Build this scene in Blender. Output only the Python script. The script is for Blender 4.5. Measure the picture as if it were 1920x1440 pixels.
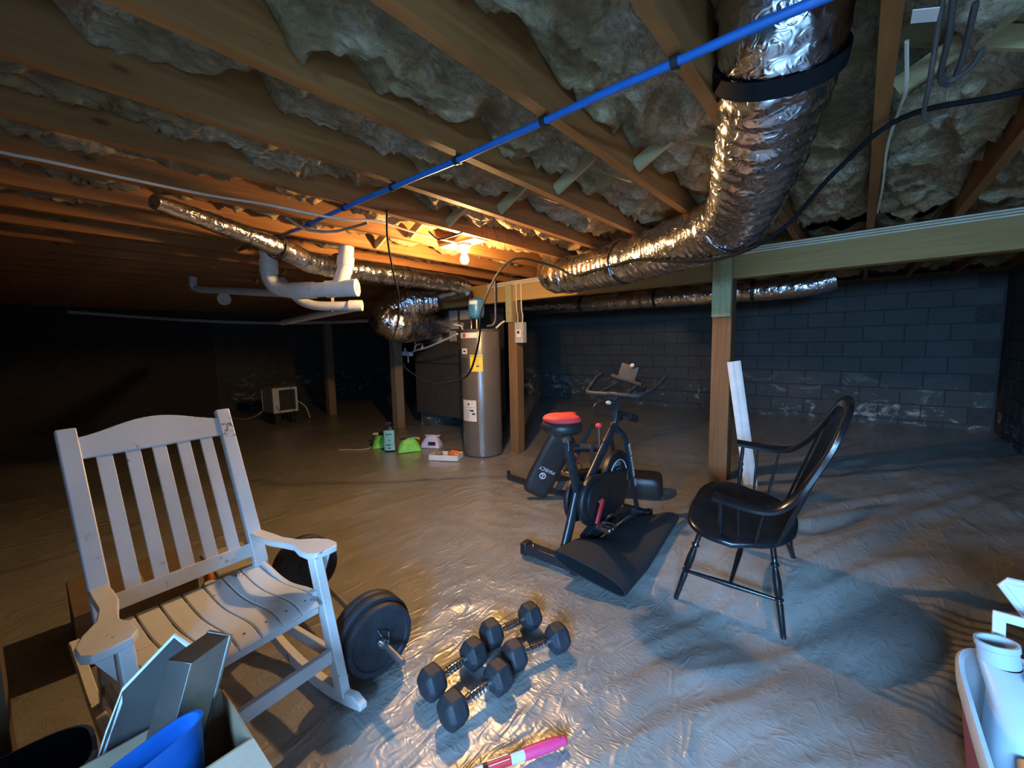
import bpy, bmesh, math, random
from mathutils import Vector, Matrix, noise, Quaternion

random.seed(7)
for _o in list(bpy.data.objects):
    bpy.data.objects.remove(_o, do_unlink=True)
SC = bpy.context.scene
COL = SC.collection
R = math.radians

# ------------------------------------------------------------------ camera
cam_d = bpy.data.cameras.new('camera')
cam_d.sensor_fit = 'HORIZONTAL'
cam_d.sensor_width = 36.0
cam_d.lens = 36.0 * 774.0 / 1920.0
cam_d.clip_start = 0.02
cam_d.clip_end = 200
cam = bpy.data.objects.new('camera', cam_d)
COL.objects.link(cam)
_yaw, _pitch, _roll = R(40.0), R(5.8), R(1.15)
_f = Vector((-math.sin(_yaw) * math.cos(_pitch), math.cos(_yaw) * math.cos(_pitch), -math.sin(_pitch)))
_r = Vector((math.cos(_yaw), math.sin(_yaw), 0))
_u = _r.cross(_f)
_r2 = math.cos(_roll) * _r - math.sin(_roll) * _u
_u2 = math.sin(_roll) * _r + math.cos(_roll) * _u
_m = Matrix((_r2, _u2, -_f)).transposed().to_4x4()
_m.translation = Vector((0, 0, 1.33))
cam.matrix_world = _m
SC.camera = cam

# ------------------------------------------------------------------ world and daylight
world = bpy.data.worlds.new('world')
SC.world = world
world.use_nodes = True
_bg = world.node_tree.nodes['Background']
_bg.inputs[0].default_value = (0.30, 0.55, 1.0, 1)
_bg.inputs[1].default_value = 0.5

day_d = bpy.data.lights.new('doorway_daylight', 'AREA')
day_d.shape = 'RECTANGLE'
day_d.size = 1.7
day_d.size_y = 1.3
day_d.energy = 1020
day_d.color = (0.24, 0.54, 1.0)
day = bpy.data.objects.new('doorway_daylight', day_d)
COL.objects.link(day)
day.location = (0.48, -1.95, 2.0)
day.rotation_euler = (R(58), 0, R(24))
side_d = bpy.data.lights.new('added_side_light', 'AREA')  # added light for the left wall and rocking chair, its opening assumed
side_d.shape = 'RECTANGLE'
side_d.size = 0.85
side_d.size_y = 0.6
side_d.energy = 24
side_d.color = (0.24, 0.54, 1.0)
side_light = bpy.data.objects.new('added_side_light', side_d)
COL.objects.link(side_light)
side_light.location = (1.52, -0.50, 1.02)
side_light.rotation_euler = (R(78), 0, R(68))

SC.view_settings.view_transform = 'Standard'
SC.view_settings.look = 'None'
SC.view_settings.gamma = 1.0
SC.view_settings.use_curve_mapping = False
SC.view_settings.exposure = 0.35
BULB_STRENGTH = 2350.0

# ------------------------------------------------------------------ node material helpers
def new_mat(name):
    m = bpy.data.materials.new(name)
    m.use_nodes = True
    nt = m.node_tree
    b = nt.nodes['Principled BSDF']
    return m, nt, b

def coords(nt, kind='Object', scale=(1, 1, 1)):
    tc = nt.nodes.new('ShaderNodeTexCoord')
    mp = nt.nodes.new('ShaderNodeMapping')
    mp.inputs['Scale'].default_value = scale
    nt.links.new(tc.outputs[kind], mp.inputs['Vector'])
    return mp.outputs['Vector']

def wcoords(nt, scale=(1, 1, 1), rot=(0, 0, 0)):
    g = nt.nodes.new('ShaderNodeNewGeometry')
    mp = nt.nodes.new('ShaderNodeMapping')
    mp.inputs['Scale'].default_value = scale
    mp.inputs['Rotation'].default_value = rot
    nt.links.new(g.outputs['Position'], mp.inputs['Vector'])
    return mp.outputs['Vector']

def noise_n(nt, vec, scale, detail=4, rough=0.55, dist=0.0, kind='FBM'):
    n = nt.nodes.new('ShaderNodeTexNoise')
    n.noise_type = kind
    n.inputs['Scale'].default_value = scale
    n.inputs['Detail'].default_value = detail
    n.inputs['Roughness'].default_value = rough
    n.inputs['Distortion'].default_value = dist
    nt.links.new(vec, n.inputs['Vector'])
    return n.outputs[0]

def ramp(nt, fac, stops):
    r = nt.nodes.new('ShaderNodeValToRGB')
    e = r.color_ramp.elements
    while len(e) < len(stops):
        e.new(0.5)
    for i, (p, c) in enumerate(stops):
        e[i].position = p
        e[i].color = (c[0], c[1], c[2], 1)
    nt.links.new(fac, r.inputs['Fac'])
    return r.outputs['Color']

def mixc(nt, fac, a, b, mode='MIX'):
    m = nt.nodes.new('ShaderNodeMix')
    m.data_type = 'RGBA'
    m.blend_type = mode
    for sock, val in ((0, fac), (6, a), (7, b)):
        if hasattr(val, 'is_linked'):
            nt.links.new(val, m.inputs[sock])
        elif sock == 0:
            m.inputs[0].default_value = val
        else:
            m.inputs[sock].default_value = (val[0], val[1], val[2], 1)
    return m.outputs[2]

def math_n(nt, op, a, b=0.0, clamp=False):
    m = nt.nodes.new('ShaderNodeMath')
    m.operation = op
    m.use_clamp = clamp
    for i, v in enumerate((a, b)):
        if hasattr(v, 'is_linked'):
            nt.links.new(v, m.inputs[i])
        else:
            m.inputs[i].default_value = v
    return m.outputs[0]

def bump(nt, b, h, strength=0.3, dist=0.01, prev=None):
    n = nt.nodes.new('ShaderNodeBump')
    n.inputs['Strength'].default_value = strength
    n.inputs['Distance'].default_value = dist
    nt.links.new(h, n.inputs['Height'])
    if prev is not None:
        nt.links.new(prev, n.inputs['Normal'])
    nt.links.new(n.outputs['Normal'], b.inputs['Normal'])
    return n.outputs['Normal']

def plain(name, c, rough=0.5, metal=0.0, var=0.12, scale=14.0, bmp=0.08, spec=0.5):
    m, nt, b = new_mat(name)
    v = coords(nt)
    n = noise_n(nt, v, scale, 4)
    lo = [max(0, x * (1 - var)) for x in c]
    hi = [min(1, x * (1 + var)) for x in c]
    nt.links.new(ramp(nt, n, [(0.3, lo), (0.7, hi)]), b.inputs['Base Color'])
    b.inputs['Roughness'].default_value = rough
    b.inputs['Metallic'].default_value = metal
    b.inputs['Specular IOR Level'].default_value = spec
    if bmp > 0:
        bump(nt, b, noise_n(nt, v, scale * 5, 3), bmp, 0.004)
    return m

def wood(name, lo, hi, axis=1, rough=0.7, knots=True):
    m, nt, b = new_mat(name)
    sc = [14.0, 14.0, 14.0]
    sc[axis] = 0.9
    v = coords(nt, 'Object', tuple(sc))
    n1 = noise_n(nt, v, 1.6, 6, 0.6, 1.5)
    c = ramp(nt, n1, [(0.25, lo), (0.5, [(a + b_) / 2 for a, b_ in zip(lo, hi)]), (0.75, hi)])
    if knots:
        sk = [5.0, 5.0, 5.0]
        sk[axis] = 2.2
        kv = coords(nt, 'Object', tuple(sk))
        vo = nt.nodes.new('ShaderNodeTexVoronoi')
        vo.inputs['Scale'].default_value = 1.0
        nt.links.new(kv, vo.inputs['Vector'])
        kf = ramp(nt, vo.outputs['Distance'], [(0.03, (1, 1, 1)), (0.075, (0, 0, 0))])
        c = mixc(nt, kf, c, [x * 0.3 for x in lo])
    v2 = coords(nt, 'Object', (1, 1, 1))
    st = noise_n(nt, v2, 1.7, 3)
    c = mixc(nt, math_n(nt, 'MULTIPLY', st, 0.5), c, [x * 0.6 for x in lo], 'MIX')
    oi = nt.nodes.new('ShaderNodeObjectInfo')
    c = mixc(nt, math_n(nt, 'MULTIPLY', oi.outputs['Random'], 0.3), c, [x * 0.75 for x in lo])
    nt.links.new(c, b.inputs['Base Color'])
    b.inputs['Roughness'].default_value = rough
    b.inputs['Specular IOR Level'].default_value = 0.25
    bump(nt, b, n1, 0.25, 0.004)
    return m

M = {}
M['joist'] = wood('joist_wood', (0.23, 0.085, 0.022), (0.43, 0.19, 0.055), 1)
M['girder'] = wood('girder_wood', (0.34, 0.20, 0.065), (0.50, 0.33, 0.125), 0)
M['post'] = wood('post_wood', (0.17, 0.085, 0.035), (0.31, 0.18, 0.08), 2)
M['postgrey'] = wood('weathered_post_wood', (0.22, 0.17, 0.11), (0.36, 0.29, 0.20), 2)
M['cap'] = wood('treated_cap_wood', (0.34, 0.30, 0.14), (0.49, 0.44, 0.23), 2)
M['brace'] = wood('brace_wood', (0.36, 0.25, 0.11), (0.52, 0.39, 0.20), 0, knots=False)
M['subfloor'] = wood('subfloor_wood', (0.22, 0.14, 0.07), (0.38, 0.26, 0.14), 0)
M['darkboard'] = wood('dark_board_wood', (0.10, 0.06, 0.03), (0.2, 0.13, 0.07), 2)

def mat_insulation():
    m, nt, b = new_mat('fibreglass_insulation')
    v = wcoords(nt)
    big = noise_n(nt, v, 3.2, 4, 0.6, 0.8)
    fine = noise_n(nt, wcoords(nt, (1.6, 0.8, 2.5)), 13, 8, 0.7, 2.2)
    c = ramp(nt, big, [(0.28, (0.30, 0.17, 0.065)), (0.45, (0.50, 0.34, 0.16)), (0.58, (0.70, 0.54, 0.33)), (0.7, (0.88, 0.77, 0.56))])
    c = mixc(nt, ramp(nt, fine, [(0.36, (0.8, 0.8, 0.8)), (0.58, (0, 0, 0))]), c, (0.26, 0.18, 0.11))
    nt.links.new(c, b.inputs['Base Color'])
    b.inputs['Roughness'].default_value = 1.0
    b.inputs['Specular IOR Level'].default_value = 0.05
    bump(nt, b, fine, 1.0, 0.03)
    return m
M['insul'] = mat_insulation()

def mat_floor():
    m, nt, b = new_mat('plastic_vapour_barrier')
    v = wcoords(nt)
    dirt = noise_n(nt, v, 1.3, 5, 0.6, 0.6)
    c = ramp(nt, dirt, [(0.25, (0.215, 0.20, 0.178)), (0.5, (0.265, 0.25, 0.228)), (0.75, (0.33, 0.315, 0.295))])
    sp = noise_n(nt, v, 26, 3, 0.6)
    c = mixc(nt, ramp(nt, sp, [(0.70, (0, 0, 0)), (0.78, (0.6, 0.6, 0.6))]), c, (0.10, 0.08, 0.06))
    nt.links.new(c, b.inputs['Base Color'])
    rg = noise_n(nt, v, 4, 3)
    nt.links.new(ramp(nt, rg, [(0.3, (0.30, 0.30, 0.30)), (0.7, (0.46, 0.46, 0.46))]), b.inputs['Roughness'])
    b.inputs['Specular IOR Level'].default_value = 1.0
    b.inputs['Coat Weight'].default_value = 0.8
    b.inputs['Coat Roughness'].default_value = 0.30
    b.inputs['Coat IOR'].default_value = 1.6
    w1 = noise_n(nt, wcoords(nt, (2.2, 0.8, 1), (0, 0, R(-25))), 2.4, 2, 0.5, 1.0, 'RIDGED_MULTIFRACTAL')
    w2 = noise_n(nt, wcoords(nt, (2.4, 0.9, 1), (0, 0, R(38))), 7.5, 2, 0.5, 1.4, 'RIDGED_MULTIFRACTAL')
    w4 = noise_n(nt, wcoords(nt, (1.0, 2.2, 1), (0, 0, R(12))), 16, 3, 0.5, 1.6, 'RIDGED_MULTIFRACTAL')
    p = bump(nt, b, w1, 0.40, 0.03)
    p = bump(nt, b, w2, 0.34, 0.018, p)
    p = bump(nt, b, w4, 0.24, 0.010, p)
    nt.links.new(p, b.inputs['Coat Normal'])
    return m
M['floor'] = mat_floor()

def mat_block():
    m, nt, b = new_mat('painted_concrete_block')
    v = wcoords(nt)
    n = noise_n(nt, v, 2.2, 5, 0.6)
    c = ramp(nt, n, [(0.3, (0.06, 0.066, 0.062)), (0.7, (0.095, 0.102, 0.098))])
    oi = nt.nodes.new('ShaderNodeObjectInfo')
    c = mixc(nt, math_n(nt, 'MULTIPLY', oi.outputs['Random'], 0.45), c, (0.065, 0.07, 0.07))
    # white mineral deposits creeping up from the damp base of the wall
    sx = nt.nodes.new('ShaderNodeSeparateXYZ')
    nt.links.new(v, sx.inputs[0])
    e = noise_n(nt, wcoords(nt, (1, 1, 1.6)), 3.6, 6, 0.65, 1.2)
    lowf = ramp(nt, sx.outputs['Z'], [(0.30, (1, 1, 1)), (0.85, (0, 0, 0))])
    ef = ramp(nt, e, [(0.55, (0, 0, 0)), (0.66, (1, 1, 1))])
    c = mixc(nt, math_n(nt, 'MULTIPLY', lowf, ef), c, (0.45, 0.46, 0.43))
    nt.links.new(c, b.inputs['Base Color'])
    b.inputs['Roughness'].default_value = 0.75
    b.inputs['Specular IOR Level'].default_value = 0.3
    bump(nt, b, noise_n(nt, v, 60, 4), 0.35, 0.004)
    return m
M['block'] = mat_block()
M['mortar'] = plain('mortar', (0.05, 0.05, 0.05), 0.9, var=0.2)

def mat_foil(name='duct_foil', c=(0.72, 0.72, 0.74), rough=0.2):
    m, nt, b = new_mat(name)
    v = wcoords(nt)
    n = noise_n(nt, v, 5, 3)
    nt.links.new(ramp(nt, n, [(0.3, [x * 0.8 for x in c]), (0.7, c)]), b.inputs['Base Color'])
    b.inputs['Metallic'].default_value = 1.0
    b.inputs['Roughness'].default_value = rough
    w1 = noise_n(nt, v, 26, 4, 0.6, 1.8, 'RIDGED_MULTIFRACTAL')
    w2 = noise_n(nt, v, 9, 3, 0.5, 1.0, 'RIDGED_MULTIFRACTAL')
    p = bump(nt, b, w2, 0.5, 0.02)
    bump(nt, b, w1, 0.55, 0.008, p)
    return m
M['foil'] = mat_foil()
M['tape'] = mat_foil('bright_foil_tape', (0.9, 0.9, 0.92), 0.12)

def mat_chipped(name, c, under, rough=0.4, amount=0.625, scale=11):
    m, nt, b = new_mat(name)
    v = coords(nt)
    n = noise_n(nt, v, scale, 8, 0.7, 0.5)
    f = ramp(nt, n, [(amount, (0, 0, 0)), (amount + 0.03, (1, 1, 1))])
    d = noise_n(nt, v, 4, 4)
    base = ramp(nt, d, [(0.3, [x * 0.84 for x in c]), (0.65, c)])
    nt.links.new(mixc(nt, f, base, under), b.inputs['Base Color'])
    b.inputs['Roughness'].default_value = rough
    bump(nt, b, f, -0.4, 0.002)
    return m
M['white_paint'] = mat_chipped('chipped_white_paint', (0.80, 0.80, 0.78), (0.22, 0.20, 0.18))
M['black_lacquer'] = plain('black_lacquer', (0.010, 0.010, 0.012), 0.22, var=0.3)
M['bike_black'] = plain('bike_black_paint', (0.020, 0.022, 0.026), 0.32, var=0.25)
M['plastic_black'] = plain('black_plastic', (0.014, 0.014, 0.016), 0.45, var=0.25)
M['rubber'] = plain('black_rubber', (0.022, 0.024, 0.030), 0.6, var=0.3, bmp=0.3)
M['vinyl'] = plain('black_vinyl', (0.020, 0.019, 0.019), 0.42, var=0.25, bmp=0.2)
M['cable_black'] = plain('matt_black_cable', (0.006, 0.006, 0.007), 0.85, var=0.2, bmp=0.0, spec=0.15)
M['mat'] = plain('foam_mat', (0.016, 0.017, 0.02), 0.75, var=0.2, scale=60, bmp=0.5)
M['chrome'] = plain('chrome', (0.78, 0.78, 0.80), 0.12, 1.0, var=0.05, bmp=0.0)
M['steel'] = plain('brushed_steel', (0.36, 0.37, 0.34), 0.36, 1.0, var=0.12, bmp=0.05)
M['graysteel'] = plain('dull_steel', (0.35, 0.35, 0.35), 0.45, 0.9, var=0.2)
M['red'] = plain('red_paint', (0.62, 0.03, 0.035), 0.4, var=0.15)
M['redfab'] = plain('red_fabric', (0.75, 0.05, 0.05), 0.7, var=0.15)
M['pink'] = plain('pink_grip', (0.78, 0.05, 0.17), 0.45, var=0.08)
M['pvc'] = plain('white_pvc', (0.66, 0.64, 0.58), 0.4, var=0.08)
M['cream'] = plain('cream_cable', (0.66, 0.60, 0.46), 0.5, var=0.1)
M['bluepipe'] = plain('blue_pex', (0.012, 0.115, 0.40), 0.38, var=0.12)
M['bluetank'] = plain('blue_tank', (0.05, 0.22, 0.42), 0.35, var=0.12)
M['heater'] = plain('grey_enamel', (0.155, 0.135, 0.115), 0.26, 0.25, var=0.06, scale=6, bmp=0.03)
M['paper'] = plain('paper', (0.74, 0.71, 0.64), 0.7, var=0.08)
M['paperdim'] = plain('aged_paper', (0.42, 0.38, 0.32), 0.7, var=0.15)
M['yellow'] = plain('yellow_label', (0.86, 0.62, 0.03), 0.55, var=0.06)
M['ink'] = plain('black_ink', (0.02, 0.02, 0.02), 0.6, bmp=0)
M['whiteink'] = plain('white_ink', (0.8, 0.8, 0.8), 0.5, bmp=0)
M['greyink'] = plain('grey_ink', (0.35, 0.35, 0.36), 0.5, bmp=0)
M['grey_metal'] = plain('grey_painted_steel', (0.40, 0.39, 0.36), 0.45, var=0.1)
M['dark_metal'] = plain('dark_cabinet_steel', (0.085, 0.078, 0.07), 0.5, 0.3, var=0.15)
M['copper'] = plain('red_pex', (0.50, 0.06, 0.04), 0.4, var=0.1)
M['brass'] = plain('brass', (0.62, 0.45, 0.18), 0.35, 1.0)
M['porcelain'] = plain('porcelain', (0.72, 0.70, 0.64), 0.3, var=0.05)
M['green'] = plain('green_bag', (0.22, 0.72, 0.10), 0.45, var=0.15)
M['teal'] = plain('teal_label', (0.25, 0.62, 0.66), 0.45, var=0.12)
M['lavender'] = plain('lavender_pack', (0.58, 0.58, 0.78), 0.45, var=0.1)
M['orange'] = plain('orange_plastic', (0.75, 0.20, 0.05), 0.45, var=0.15)
M['cardboard'] = plain('cardboard', (0.26, 0.19, 0.12), 0.85, var=0.12, bmp=0.15)
M['darkcard'] = plain('dark_cardboard', (0.16, 0.10, 0.055), 0.85, var=0.12, bmp=0.15)
M['traybrown'] = plain('dark_lacquer_tray', (0.022, 0.017, 0.014), 0.6, var=0.3)
M['cardpale'] = plain('pale_cardboard', (0.36, 0.31, 0.23), 0.8, var=0.12, bmp=0.15)
M['tray_blue'] = plain('blue_plastic', (0.012, 0.11, 0.42), 0.35, var=0.12)
M['navy'] = plain('navy_plastic', (0.010, 0.035, 0.12), 0.45, var=0.15)
M['burgundy'] = plain('burgundy_plastic', (0.30, 0.035, 0.06), 0.4, var=0.1)
M['milky'] = plain('milky_plastic', (0.36, 0.43, 0.48), 0.35, var=0.06)
M['whiteplastic'] = plain('white_plastic', (0.60, 0.63, 0.66), 0.35, var=0.06)
M['deepblue'] = plain('deep_blue_fabric', (0.01, 0.03, 0.55), 0.6, var=0.2)
M['blackbag'] = plain('black_film', (0.018, 0.018, 0.022), 0.25, var=0.3)
M['trim_white'] = plain('white_trim', (0.74, 0.75, 0.72), 0.4, var=0.07)
M['soil'] = plain('outdoor_ground', (0.2, 0.18, 0.14), 0.9)

def mat_clear(name, c, alpha_t=0.75):
    m, nt, b = new_mat(name)
    n = noise_n(nt, coords(nt), 9, 3)
    nt.links.new(ramp(nt, n, [(0.3, [x * 0.9 for x in c]), (0.7, c)]), b.inputs['Base Color'])
    b.inputs['Transmission Weight'].default_value = alpha_t
    b.inputs['Roughness'].default_value = 0.2
    b.inputs['IOR'].default_value = 1.3
    return m
M['clear'] = mat_clear('cloudy_clear_plastic', (0.75, 0.72, 0.68))

def mat_emit(name, c, s):
    m, nt, b = new_mat(name)
    n = noise_n(nt, coords(nt), 3, 1)
    nt.links.new(ramp(nt, n, [(0.2, c), (0.8, c)]), b.inputs['Emission Color'])
    b.inputs['Emission Strength'].default_value = s
    b.inputs['Base Color'].default_value = (1, 0.9, 0.8, 1)
    return m
M['bulb'] = mat_emit('lit_bulb', (1.0, 0.60, 0.24), BULB_STRENGTH)

# ------------------------------------------------------------------ geometry helpers
def spline(pts, n=8):
    P = [Vector(p) for p in pts]
    if len(P) < 3:
        return P
    out = []
    for i in range(len(P) - 1):
        p0 = P[i - 1] if i > 0 else P[i] * 2 - P[i + 1]
        p1, p2 = P[i], P[i + 1]
        p3 = P[i + 2] if i + 2 < len(P) else P[i + 1] * 2 - P[i]
        for k in range(n):
            t = k / n
            out.append(0.5 * ((2 * p1) + (p2 - p0) * t + (2 * p0 - 5 * p1 + 4 * p2 - p3) * t * t
                              + (3 * p1 - p0 - 3 * p2 + p3) * t ** 3))
    out.append(P[-1])
    return out

def frames(P):
    T = []
    for i in range(len(P)):
        a = P[max(0, i - 1)]
        b = P[min(len(P) - 1, i + 1)]
        t = (b - a)
        T.append(t.normalized() if t.length > 1e-9 else Vector((0, 0, 1)))
    ref = Vector((0, 0, 1)) if abs(T[0].z) < 0.9 else Vector((1, 0, 0))
    n = (ref - T[0] * ref.dot(T[0])).normalized()
    out = []
    for i, t in enumerate(T):
        if i > 0:
            q = T[i - 1].rotation_difference(t)
            n = q @ n
            n = (n - t * n.dot(t)).normalized()
        out.append((t, n, t.cross(n)))
    return out

class MB:
    def __init__(s):
        s.v, s.f = [], []
    def add(s, vs, fs):
        o = len(s.v)
        s.v += [Vector(x) for x in vs]
        s.f += [tuple(i + o for i in f) for f in fs]
        return s
    def box(s, c, d, rot=None):
        c = Vector(c)
        vs = []
        for x in (-.5, .5):
            for y in (-.5, .5):
                for z in (-.5, .5):
                    p = Vector((x * d[0], y * d[1], z * d[2]))
                    vs.append(c + (rot @ p if rot else p))
        return s.add(vs, [(0, 1, 3, 2), (4, 6, 7, 5), (0, 4, 5, 1), (2, 3, 7, 6), (0, 2, 6, 4), (1, 5, 7, 3)])
    def bx(s, x0, x1, y0, y1, z0, z1):
        return s.box(((x0 + x1) / 2, (y0 + y1) / 2, (z0 + z1) / 2), (x1 - x0, y1 - y0, z1 - z0))
    def beam(s, a, b, w, h, up=(0, 0, 1)):
        a, b = Vector(a), Vector(b)
        t = (b - a).normalized()
        up = Vector(up)
        side = t.cross(up)
        if side.length < 1e-4:
            side = t.cross(Vector((1, 0, 0)))
        side.normalize()
        u = side.cross(t).normalized()
        vs = []
        for p in (a, b):
            for i, j in ((-1, -1), (1, -1), (1, 1), (-1, 1)):
                vs.append(p + side * (i * w / 2) + u * (j * h / 2))
        return s.add(vs, [(0, 1, 2, 3), (7, 6, 5, 4), (0, 4, 5, 1), (1, 5, 6, 2), (2, 6, 7, 3), (3, 7, 4, 0)])
    def tube(s, pts, r, n=10, cap=True):
        P = [Vector(p) for p in pts]
        fr = frames(P)
        rr = r if isinstance(r, (list, tuple)) else [r] * len(P)
        vs, fs = [], []
        for p, (t, a, b), q in zip(P, fr, rr):
            for k in range(n):
                th = 2 * math.pi * k / n
                vs.append(p + a * (q * math.cos(th)) + b * (q * math.sin(th)))
        for i in range(len(P) - 1):
            for k in range(n):
                k2 = (k + 1) % n
                fs.append((i * n + k, i * n + k2, (i + 1) * n + k2, (i + 1) * n + k))
        if cap:
            fs.append(tuple(range(n - 1, -1, -1)))
            fs.append(tuple((len(P) - 1) * n + k for k in range(n)))
        return s.add(vs, fs)
    def sweep(s, pts, sec, up=(0, 0, 1), scale=None):
        """sweep closed 2D section (side, up) along pts with a fixed up hint"""
        P = [Vector(p) for p in pts]
        vs, fs = [], []
        n = len(sec)
        for i, p in enumerate(P):
            t = (P[min(len(P) - 1, i + 1)] - P[max(0, i - 1)]).normalized()
            uh = Vector(up[i] if isinstance(up, list) else up)
            side = t.cross(uh).normalized()
            u = side.cross(t).normalized()
            k = scale[i] if scale else 1.0
            for a, b in sec:
                vs.append(p + side * (a * k) + u * (b * k))
        for i in range(len(P) - 1):
            for k in range(n):
                k2 = (k + 1) % n
                fs.append((i * n + k, i * n + k2, (i + 1) * n + k2, (i + 1) * n + k))
        fs.append(tuple(range(n - 1, -1, -1)))
        fs.append(tuple((len(P) - 1) * n + k for k in range(n)))
        return s.add(vs, fs)
    def lathe(s, prof, n=24, o=(0, 0, 0), axis=(0, 0, 1)):
        o = Vector(o)
        q = Vector((0, 0, 1)).rotation_difference(Vector(axis).normalized())
        vs, fs = [], []
        for r, z in prof:
            for k in range(n):
                th = 2 * math.pi * k / n
                vs.append(o + q @ Vector((r * math.cos(th), r * math.sin(th), z)))
        for i in range(len(prof) - 1):
            for k in range(n):
                k2 = (k + 1) % n
                fs.append((i * n + k, i * n + k2, (i + 1) * n + k2, (i + 1) * n + k))
        if prof[0][0] > 1e-5:
            fs.append(tuple(range(n - 1, -1, -1)))
        if prof[-1][0] > 1e-5:
            fs.append(tuple((len(prof) - 1) * n + k for k in range(n)))
        return s.add(vs, fs)
    def prism(s, poly, ext):
        ext = Vector(ext)
        n = len(poly)
        P = [Vector(p) for p in poly]
        fs = [tuple(range(n - 1, -1, -1)), tuple(range(n, 2 * n))]
        for k in range(n):
            k2 = (k + 1) % n
            fs.append((k, k2, n + k2, n + k))
        return s.add(P + [p + ext for p in P], fs)
    def grid(s, fn, nu, nv):
        vs = [fn(i / nu, j / nv) for i in range(nu + 1) for j in range(nv + 1)]
        fs = []
        for i in range(nu):
            for j in range(nv):
                a = i * (nv + 1) + j
                fs.append((a, a + nv + 1, a + nv + 2, a + 1))
        return s.add(vs, fs)
    def ball(s, c, rx, ry, rz, n=16, m=10, fn=None):
        c = Vector(c)
        vs, fs = [], []
        for i in range(m + 1):
            ph = math.pi * i / m
            for k in range(n):
                th = 2 * math.pi * k / n
                d = Vector((math.sin(ph) * math.cos(th), math.sin(ph) * math.sin(th), math.cos(ph)))
                q = fn(d) if fn else 1.0
                vs.append(c + Vector((d.x * rx, d.y * ry, d.z * rz)) * q)
        for i in range(m):
            for k in range(n):
                k2 = (k + 1) % n
                fs.append((i * n + k, (i + 1) * n + k, (i + 1) * n + k2, i * n + k2))
        return s.add(vs, fs)
    def mesh(s, name, mat, smooth=True, off=Vector((0, 0, 0)), norm=True, ang=38):
        me = bpy.data.meshes.new(name)
        me.from_pydata([tuple(p - off) for p in s.v], [], s.f)
        me.validate()
        if norm:
            bm = bmesh.new()
            bm.from_mesh(me)
            bmesh.ops.remove_doubles(bm, verts=bm.verts, dist=1e-5)
            bmesh.ops.recalc_face_normals(bm, faces=bm.faces)
            bm.to_mesh(me)
            bm.free()
        me.materials.append(M[mat])
        if smooth:
            me.shade_smooth()
            me.set_sharp_from_angle(angle=R(ang))
        return me
    def build(s, name, mat, parent=None, smooth=True, bevel=0.0, local=False, norm=True, ang=38):
        off = Vector((0, 0, 0))
        if parent is not None and not local:
            off = parent.location.copy()
            if parent.parent is not None:
                off += parent.parent.location
        me = s.mesh(name, mat, smooth, off, norm, ang)
        o = bpy.data.objects.new(name, me)
        COL.objects.link(o)
        o.parent = parent
        if bevel > 0:
            b = o.modifiers.new('bevel', 'BEVEL')
            b.width = bevel
            b.segments = 2
            b.limit_method = 'ANGLE'
            b.angle_limit = R(40)
        return o

def tag(o, label, cat, group=None):
    o['label'] = label
    o['category'] = cat
    if group:
        o['group'] = group
    return o

def struct(o):
    o['kind'] = 'structure'
    return o

def thing(name, label, cat, loc=(0, 0, 0), rot=None, group=None):
    o = bpy.data.objects.new(name, None)
    o.empty_display_size = 0.05
    COL.objects.link(o)
    o.location = loc
    if rot is not None:
        o.rotation_euler = rot
    return tag(o, label, cat, group)

def text_obj(name, s, size, mat, parent, fn, depth=0.0006, local=False):
    """flat lettering; fn maps (x, y, z) of the centred text plane into place"""
    cu = bpy.data.curves.new('lettering', 'FONT')
    cu.body = s
    cu.size = size
    cu.extrude = depth
    cu.align_x = 'CENTER'
    cu.align_y = 'CENTER'
    t = bpy.data.objects.new('lettering', cu)
    COL.objects.link(t)
    bpy.context.view_layer.update()
    me = bpy.data.meshes.new_from_object(t.evaluated_get(bpy.context.evaluated_depsgraph_get()))
    bpy.data.objects.remove(t, do_unlink=True)
    off = Vector((0, 0, 0)) if (local or parent is None) else parent.location.copy()
    if parent is not None and parent.parent is not None and not local:
        off += parent.parent.location
    for v in me.vertices:
        v.co = Vector(fn(v.co.x, v.co.y, v.co.z)) - off
    me.materials.clear()
    me.materials.append(M[mat])
    o = bpy.data.objects.new(name, me)
    COL.objects.link(o)
    o.parent = parent
    return o

def S(t):
    t = max(0.0, min(1.0, t))
    return t * t * (3 - 2 * t)

def ground(x, y):
    """height of the uneven ground under the sheeting"""
    a = S((x + 1.25) / 0.55) * S((y - 1.95) / 1.0)
    b = S((y - 4.2) / 2.4)
    dip = 0.045 * math.exp(-((x + 0.35) / 0.45) ** 2 - ((y - 2.03) / 0.22) ** 2)
    return 0.15 * max(a, b) - dip

def fbm(x, y, z=0.0, o=4):
    return noise.fractal(Vector((x, y, z)), 1.0, 2.0, o)

def folds(x, y):
    h = 0.0
    # broad soft folds over the right-hand side
    w = S((x + 0.9) / 0.7)
    u = x * math.cos(R(62)) + y * math.sin(R(62))
    v = -x * math.sin(R(62)) + y * math.cos(R(62))
    wob = 0.10 * fbm(u * 0.9, v * 1.4, 3.1, 2)
    f1 = noise.noise(Vector(((v + wob) * 7.0, u * 0.9, 0.3)))
    h += w * 0.024 * (1 - abs(f1) * 2.4)
    f2 = noise.noise(Vector((v * 15.0 + wob * 8, u * 1.6, 4.7)))
    h += w * 0.006 * (1 - abs(f2) * 2)
    # finer creases elsewhere
    q = noise.noise(Vector((x * 2.4 + 0.6 * y, y * 6.0 - x * 1.5, 9.0)))
    h += (1 - 0.6 * w) * 0.005 * (1 - abs(q) * 2.2)
    q2 = noise.noise(Vector((x * 6.5 + 0.6 * y, y * 2.4 + x * 1.5, 2.0)))
    h += (1 - 0.6 * w) * 0.004 * (1 - abs(q2) * 2.2)
    return h - 0.008

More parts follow.
